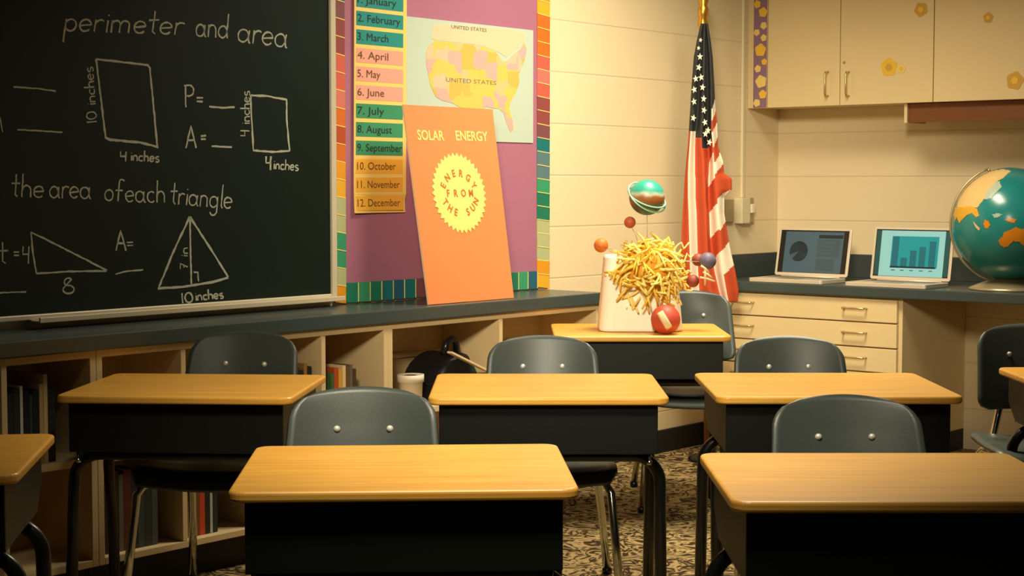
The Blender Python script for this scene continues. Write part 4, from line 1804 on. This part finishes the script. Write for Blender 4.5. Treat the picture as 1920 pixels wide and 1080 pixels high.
# ------------------------------------------------------------ chairs
def make_chair():
    """origin on the floor under the backrest top; the sitter faces -y"""
    t = thing('student_chair', '', 'chair', (0, 0, 0), 0, 'charcoal plastic student chairs')
    SZ = 0.392
    # seat shell
    m = MB()
    gx, gy = 14, 12
    vs_, fs = [], []
    for j in range(gy + 1):
        v = j / gy
        y = -0.045 - 0.37 * (1 - v)
        hw = 0.198 - 0.014 * v
        for i in range(gx + 1):
            u = -1 + 2 * i / gx
            e = 1 - max(0, (abs(v - 0.5) * 2 - 0.8) / 0.2) ** 2 * 0.12
            x = u * hw * e
            z = SZ + 0.012 * u * u - 0.008 * math.sin(PI * v)
            if v < 0.16:
                z -= 0.038 * ((0.16 - v) / 0.16) ** 2
            vs_.append((x, y, z))
    for j in range(gy):
        for i in range(gx):
            a = j * (gx + 1) + i
            fs.append((a, a + 1, a + gx + 2, a + gx + 1))
    m.add(vs_, fs)
    m.build('seat', M['shell'], t, smooth=True, solid=0.012)
    # backrest: broad curved shell with rounded shoulders
    m = MB()
    vs_, fs = [], []
    gx, gz = 22, 20
    zlo, zhi = 0.485, 0.722
    for j in range(gz + 1):
        v = j / gz
        z = zlo + (zhi - zlo) * v
        hw = 0.172 - 0.018 * v
        # rounded shoulders and lower corners
        r = 0.055
        dz = zhi - z
        if dz < r:
            hw -= r * (1 - math.sqrt(max(0, 1 - ((r - dz) / r) ** 2))) * 1.05
        dz = z - zlo
        if dz < 0.04:
            hw -= 0.04 * (1 - math.sqrt(max(0, 1 - ((0.04 - dz) / 0.04) ** 2)))
        for i in range(gx + 1):
            u = -1 + 2 * i / gx
            crown = 0.010 * (1 - u * u) * max(0.0, (v - 0.72) / 0.28)
            vs_.append((u * hw, -0.055 * (1 - v) - 0.05 * (u * hw / 0.172) ** 2 + 0.02 * v * v, z + crown - 0.004))
    for j in range(gz):
        for i in range(gx):
            a = j * (gx + 1) + i
            fs.append((a, a + 1, a + gx + 2, a + gx + 1))
    m.add(vs_, fs)
    m.build('backrest', M['shell'], t, smooth=True, solid=0.009)
    for s in (-1, 1):
        m = MB()
        zr = 0.64
        v = (zr - zlo) / (zhi - zlo)
        yr = -0.055 * (1 - v) - 0.05 * (0.057 / 0.172) ** 2 + 0.02 * v * v
        m.lathe([(0.0075, 0.0), (0.0075, 0.002), (0.005, 0.005), (0.0005, 0.006)], 14, 0, Matrix.Translation((s * 0.057, yr - 0.004, zr)) @ Matrix.Rotation(PI / 2, 4, 'X'))
        m.build('rivet', M['rivet'], t, smooth=True)
    R = 0.012
    for s in (-1, 1):
        m = MB()
        m.tube([(s * 0.205, -0.44, 0.012), (s * 0.19, -0.41, 0.2), (s * 0.178, -0.395, 0.335), (s * 0.165, -0.38, 0.358), (s * 0.145, -0.35, 0.364), (s * 0.14, -0.2, 0.366)], R, 10)
        lg = m.build('front_leg', M['chrome'], t, smooth=True)
        m = MB()
        m.lathe([(0.015, 0.0005), (0.015, 0.014), (0.011, 0.022)], 12, 0, Matrix.Translation((s * 0.205, -0.44, 0)))
        m.build('foot_cap', M['black_tube'], lg, smooth=True)
        m = MB()
        m.tube([(s * 0.195, 0.07, 0.012), (s * 0.175, 0.02, 0.2), (s * 0.155, -0.04, 0.335), (s * 0.145, -0.08, 0.364), (s * 0.14, -0.2, 0.366)], R, 10)
        lg = m.build('rear_leg', M['chrome'], t, smooth=True)
        m = MB()
        m.lathe([(0.015, 0.0005), (0.015, 0.014), (0.011, 0.022)], 12, 0, Matrix.Translation((s * 0.195, 0.07, 0)))
        m.build('foot_cap', M['black_tube'], lg, smooth=True)
        m = MB()
        m.tube([(s * 0.13, -0.2, 0.367), (s * 0.12, -0.06, 0.369), (s * 0.1, -0.02, 0.40), (s * 0.08, -0.022, 0.50), (s * 0.06, -0.006, 0.60), (s * 0.057, 0.002, 0.66)], R * 0.9, 10)
        m.build('back_post', M['chrome'], t, smooth=True)
    m = MB()
    m.tube([(-0.14, -0.35, 0.364), (0.14, -0.35, 0.364)], R * 0.8, 8)
    m.build('seat_rail', M['black_tube'], t, smooth=True)
    return t


chair0 = make_chair()
cspecs = [
    (682, 727, 3.57, 0.725, 2.0, 'charcoal plastic chair tucked behind the desk in the centre foreground'),
    (1582, 742, 3.52, 0.725, 0.0, 'charcoal plastic chair tucked behind the foreground desk at the right edge'),
    (463, 622, 4.68, 0.725, -9.0, 'charcoal plastic chair turned slightly, behind the left second-row desk'),
    (1017, 630, 4.80, 0.725, 0.0, 'charcoal plastic chair behind the middle second-row desk, below the orange board'),
    (1477, 631, 4.80, 0.725, 0.0, 'charcoal plastic chair in front of the cream drawers'),
    (1290, 545, 6.22, 0.76, 0.0, 'charcoal plastic chair below the flag, behind the solar system model'),
    (1925, 608, 5.0, 0.74, 0.0, 'dark plastic chair in the shadow at the right edge, under the globe'),
]
for i, (px, py, Y, top_z, r, lab) in enumerate(cspecs):
    p = hitY(px, py, Y)
    hh = max(0.66, min(0.80, p.z))
    k = hh / 0.728
    if i == 0:
        c = chair0
        c.location = (p.x, p.y, 0)
        c.rotation_euler = (0, 0, math.radians(r))
        c['label'] = lab
        c.scale = (1, 1, k)
    else:
        c = copy_tree(chair0, (p.x, p.y, 0), math.radians(r), lab, scale=(1, 1, k))

# ------------------------------------------------------------ solar system model on the back desk
SY = DESKS[5][1].y + 0.24
SZt = 0.65
bp_ = hitY(1200, 600, SY)
so = thing('solar_system_model', 'school solar system model with a shaggy yellow sun on the back desk', 'model', (bp_.x, SY, SZt + 0.0005), 0)
SO = Vector((bp_.x, SY, SZt + 0.0005))


def SP(px, py, y=0.0):
    return hitY(px, py, SY + y) - SO


m = MB()
xl, xr = SP(1121, 605).x, SP(1277, 605).x
xtl, xtr = SP(1133, 470).x, SP(1266, 470).x
zt = SP(1200, 478).z
bt = rounded(xl, -0.10, xr, 0.10, 0.045, 6)
kx = (xtr - xtl) / (xr - xl)
cxm = (xtl + xtr) / 2 - (xl + xr) / 2 * kx
m.prism(bt, lambda x, y: (x, y, 0), lambda x, y: (x * kx + cxm, y * 0.8, zt))
m.build('stand', M['stand_white'], so, bevel=0.008, smooth=False)
SUN = SP(1214, 503, -0.06)
SR = 0.085
m = MB()
m.sphere(SUN, SR, 28, 16)
m.build('sun_ball', M['sun_core'], so, smooth=True)
m = MB()
for i in range(280):
    d = Vector((random.gauss(0, 1), random.gauss(0, 1), random.gauss(0, 1))).normalized()
    if d.y > 0.55:
        continue
    L = random.uniform(0.035, 0.07)
    side = Vector((random.gauss(0, 1), random.gauss(0, 1), random.gauss(0, 1)))
    side = (side - d * side.dot(d)).normalized()
    p = SUN + d * (SR - 0.004)
    path = []
    for k in range(5):
        t = k / 4
        path.append(p + d * L * t * (1 - 0.25 * t) + side * L * 1.1 * t * t + Vector((0, 0, -0.02 * t * t)))
    m.tube(path, [0.0048, 0.0048, 0.0046, 0.0042, 0.0032], 5, 0 if random.random() < 0.65 else 1)
for (x0_, y0_, x1_, y1_) in ((1262, 470, 1292, 455), (1265, 490, 1300, 478), (1262, 520, 1298, 545), (1255, 540, 1278, 572), (1230, 550, 1250, 578), (1268, 505, 1296, 512), (1245, 545, 1272, 562), (1268, 480, 1285, 500)):
    a, b_ = SP(x0_, y0_, -0.10), SP(x1_, y1_, -0.08)
    path = []
    for k in range(7):
        t = k / 6
        path.append(a + (b_ - a) * t + Vector((0, 0, 0.014 * math.sin(PI * t) * random.choice((-1, 1)))))
    m.tube(path, 0.0036, 5, 0)
o = m.build('sun_fringe', [M['sun_strand'], M['sun_strand2']], so, smooth=True)
o['kind'] = 'stuff'


def planet(px, py, r_px, y, m_, label=None, end=None):
    c = SP(px, py, y)
    r = r_px / F * (SY + y)
    m = MB()
    m.sphere((0, 0, 0), r, 26, 16)
    p = m.build('planet', M[m_], so, smooth=True, loc=c)
    if label:
        p['label'] = label
    a = (c - SUN)
    m = MB()
    p0, p1 = SUN + a.normalized() * SR * 0.9, c - a.normalized() * r * 0.9
    m.tube([p0, (p0 + p1) / 2 + Vector((0, 0, 0.008)), p1], 0.0013, 6)
    m.build('wire', M['wire'], so, smooth=True)
    return p, c, r


sat, sc_, sr_ = planet(1213, 370, 33.5, -0.04, 'saturn', 'teal and brown ringed planet')
for tilt, ay, k in ((0.42, 0.35, 1.1), (0.6, 0.55, 1.16)):
    m = MB()
    pts = []
    for i in range(40):
        a = 2 * PI * i / 40
        pts.append(Vector((sr_ * k * math.cos(a), sr_ * k * math.sin(a), 0)))
    Rm = Euler((tilt, ay, 0)).to_matrix()
    m.tube([Rm @ p for p in pts], 0.003, 6, closed=True)
    m.build('ring', M['ring'], sat, smooth=True)
planet(1181, 417, 11, -0.05, 'p_brick', 'small brick red planet')
planet(1127, 460, 13.5, -0.06, 'p_orange', 'small orange planet')
planet(1327, 489, 16, -0.06, 'p_violet', 'dull violet planet')
planet(1309, 487, 12, -0.02, 'p_maroon', 'maroon planet')
planet(1299, 527, 12, -0.04, 'p_maroon', 'maroon planet low on the right')
big, bc_, br_ = planet(1248, 599, 28, -0.17, 'p_red', 'large red planet with a cream strip')
m = MB()
BW = SO + bc_
ax_ = Vector((1256 - 1237, 617 - 585)).normalized()
pr_ = Vector((-ax_.y, ax_.x))
vs_ = []
for i in range(10):
    for k in range(4):
        q = Vector((1237, 585)) + ax_ * (36 * i / 9) + pr_ * (-6.5 + 13 * k / 3)
        r = ray(q.x, q.y).normalized()
        oc = C0 - BW
        bq = oc.dot(r)
        dq = max(0.0, bq * bq - (oc.dot(oc) - (br_ * 1.015) ** 2))
        vs_.append(C0 + r * (-bq - math.sqrt(dq)) - BW)
m.add(vs_, [(4 * i + k, 4 * i + 4 + k, 4 * i + 5 + k, 4 * i + 1 + k) for i in range(9) for k in range(3)])
m.build('cream_strip', M['tape'], big, solid=0.0015, smooth=True)
m = MB()
for (x0_, y0_, x1_, y1_) in ((1314, 498, 1330, 512), (1318, 510, 1336, 522), (1312, 520, 1340, 528), (1322, 505, 1322, 535)):
    a, b_ = SP(x0_, y0_, -0.085), SP(x1_, y1_, -0.08)
    m.tube([a, (a + b_) / 2 + Vector((0, -0.004, 0.003)), b_], 0.0042, 6)
m.build('paper_strips', M['tape'], so, smooth=True)

bpy.context.view_layer.update()
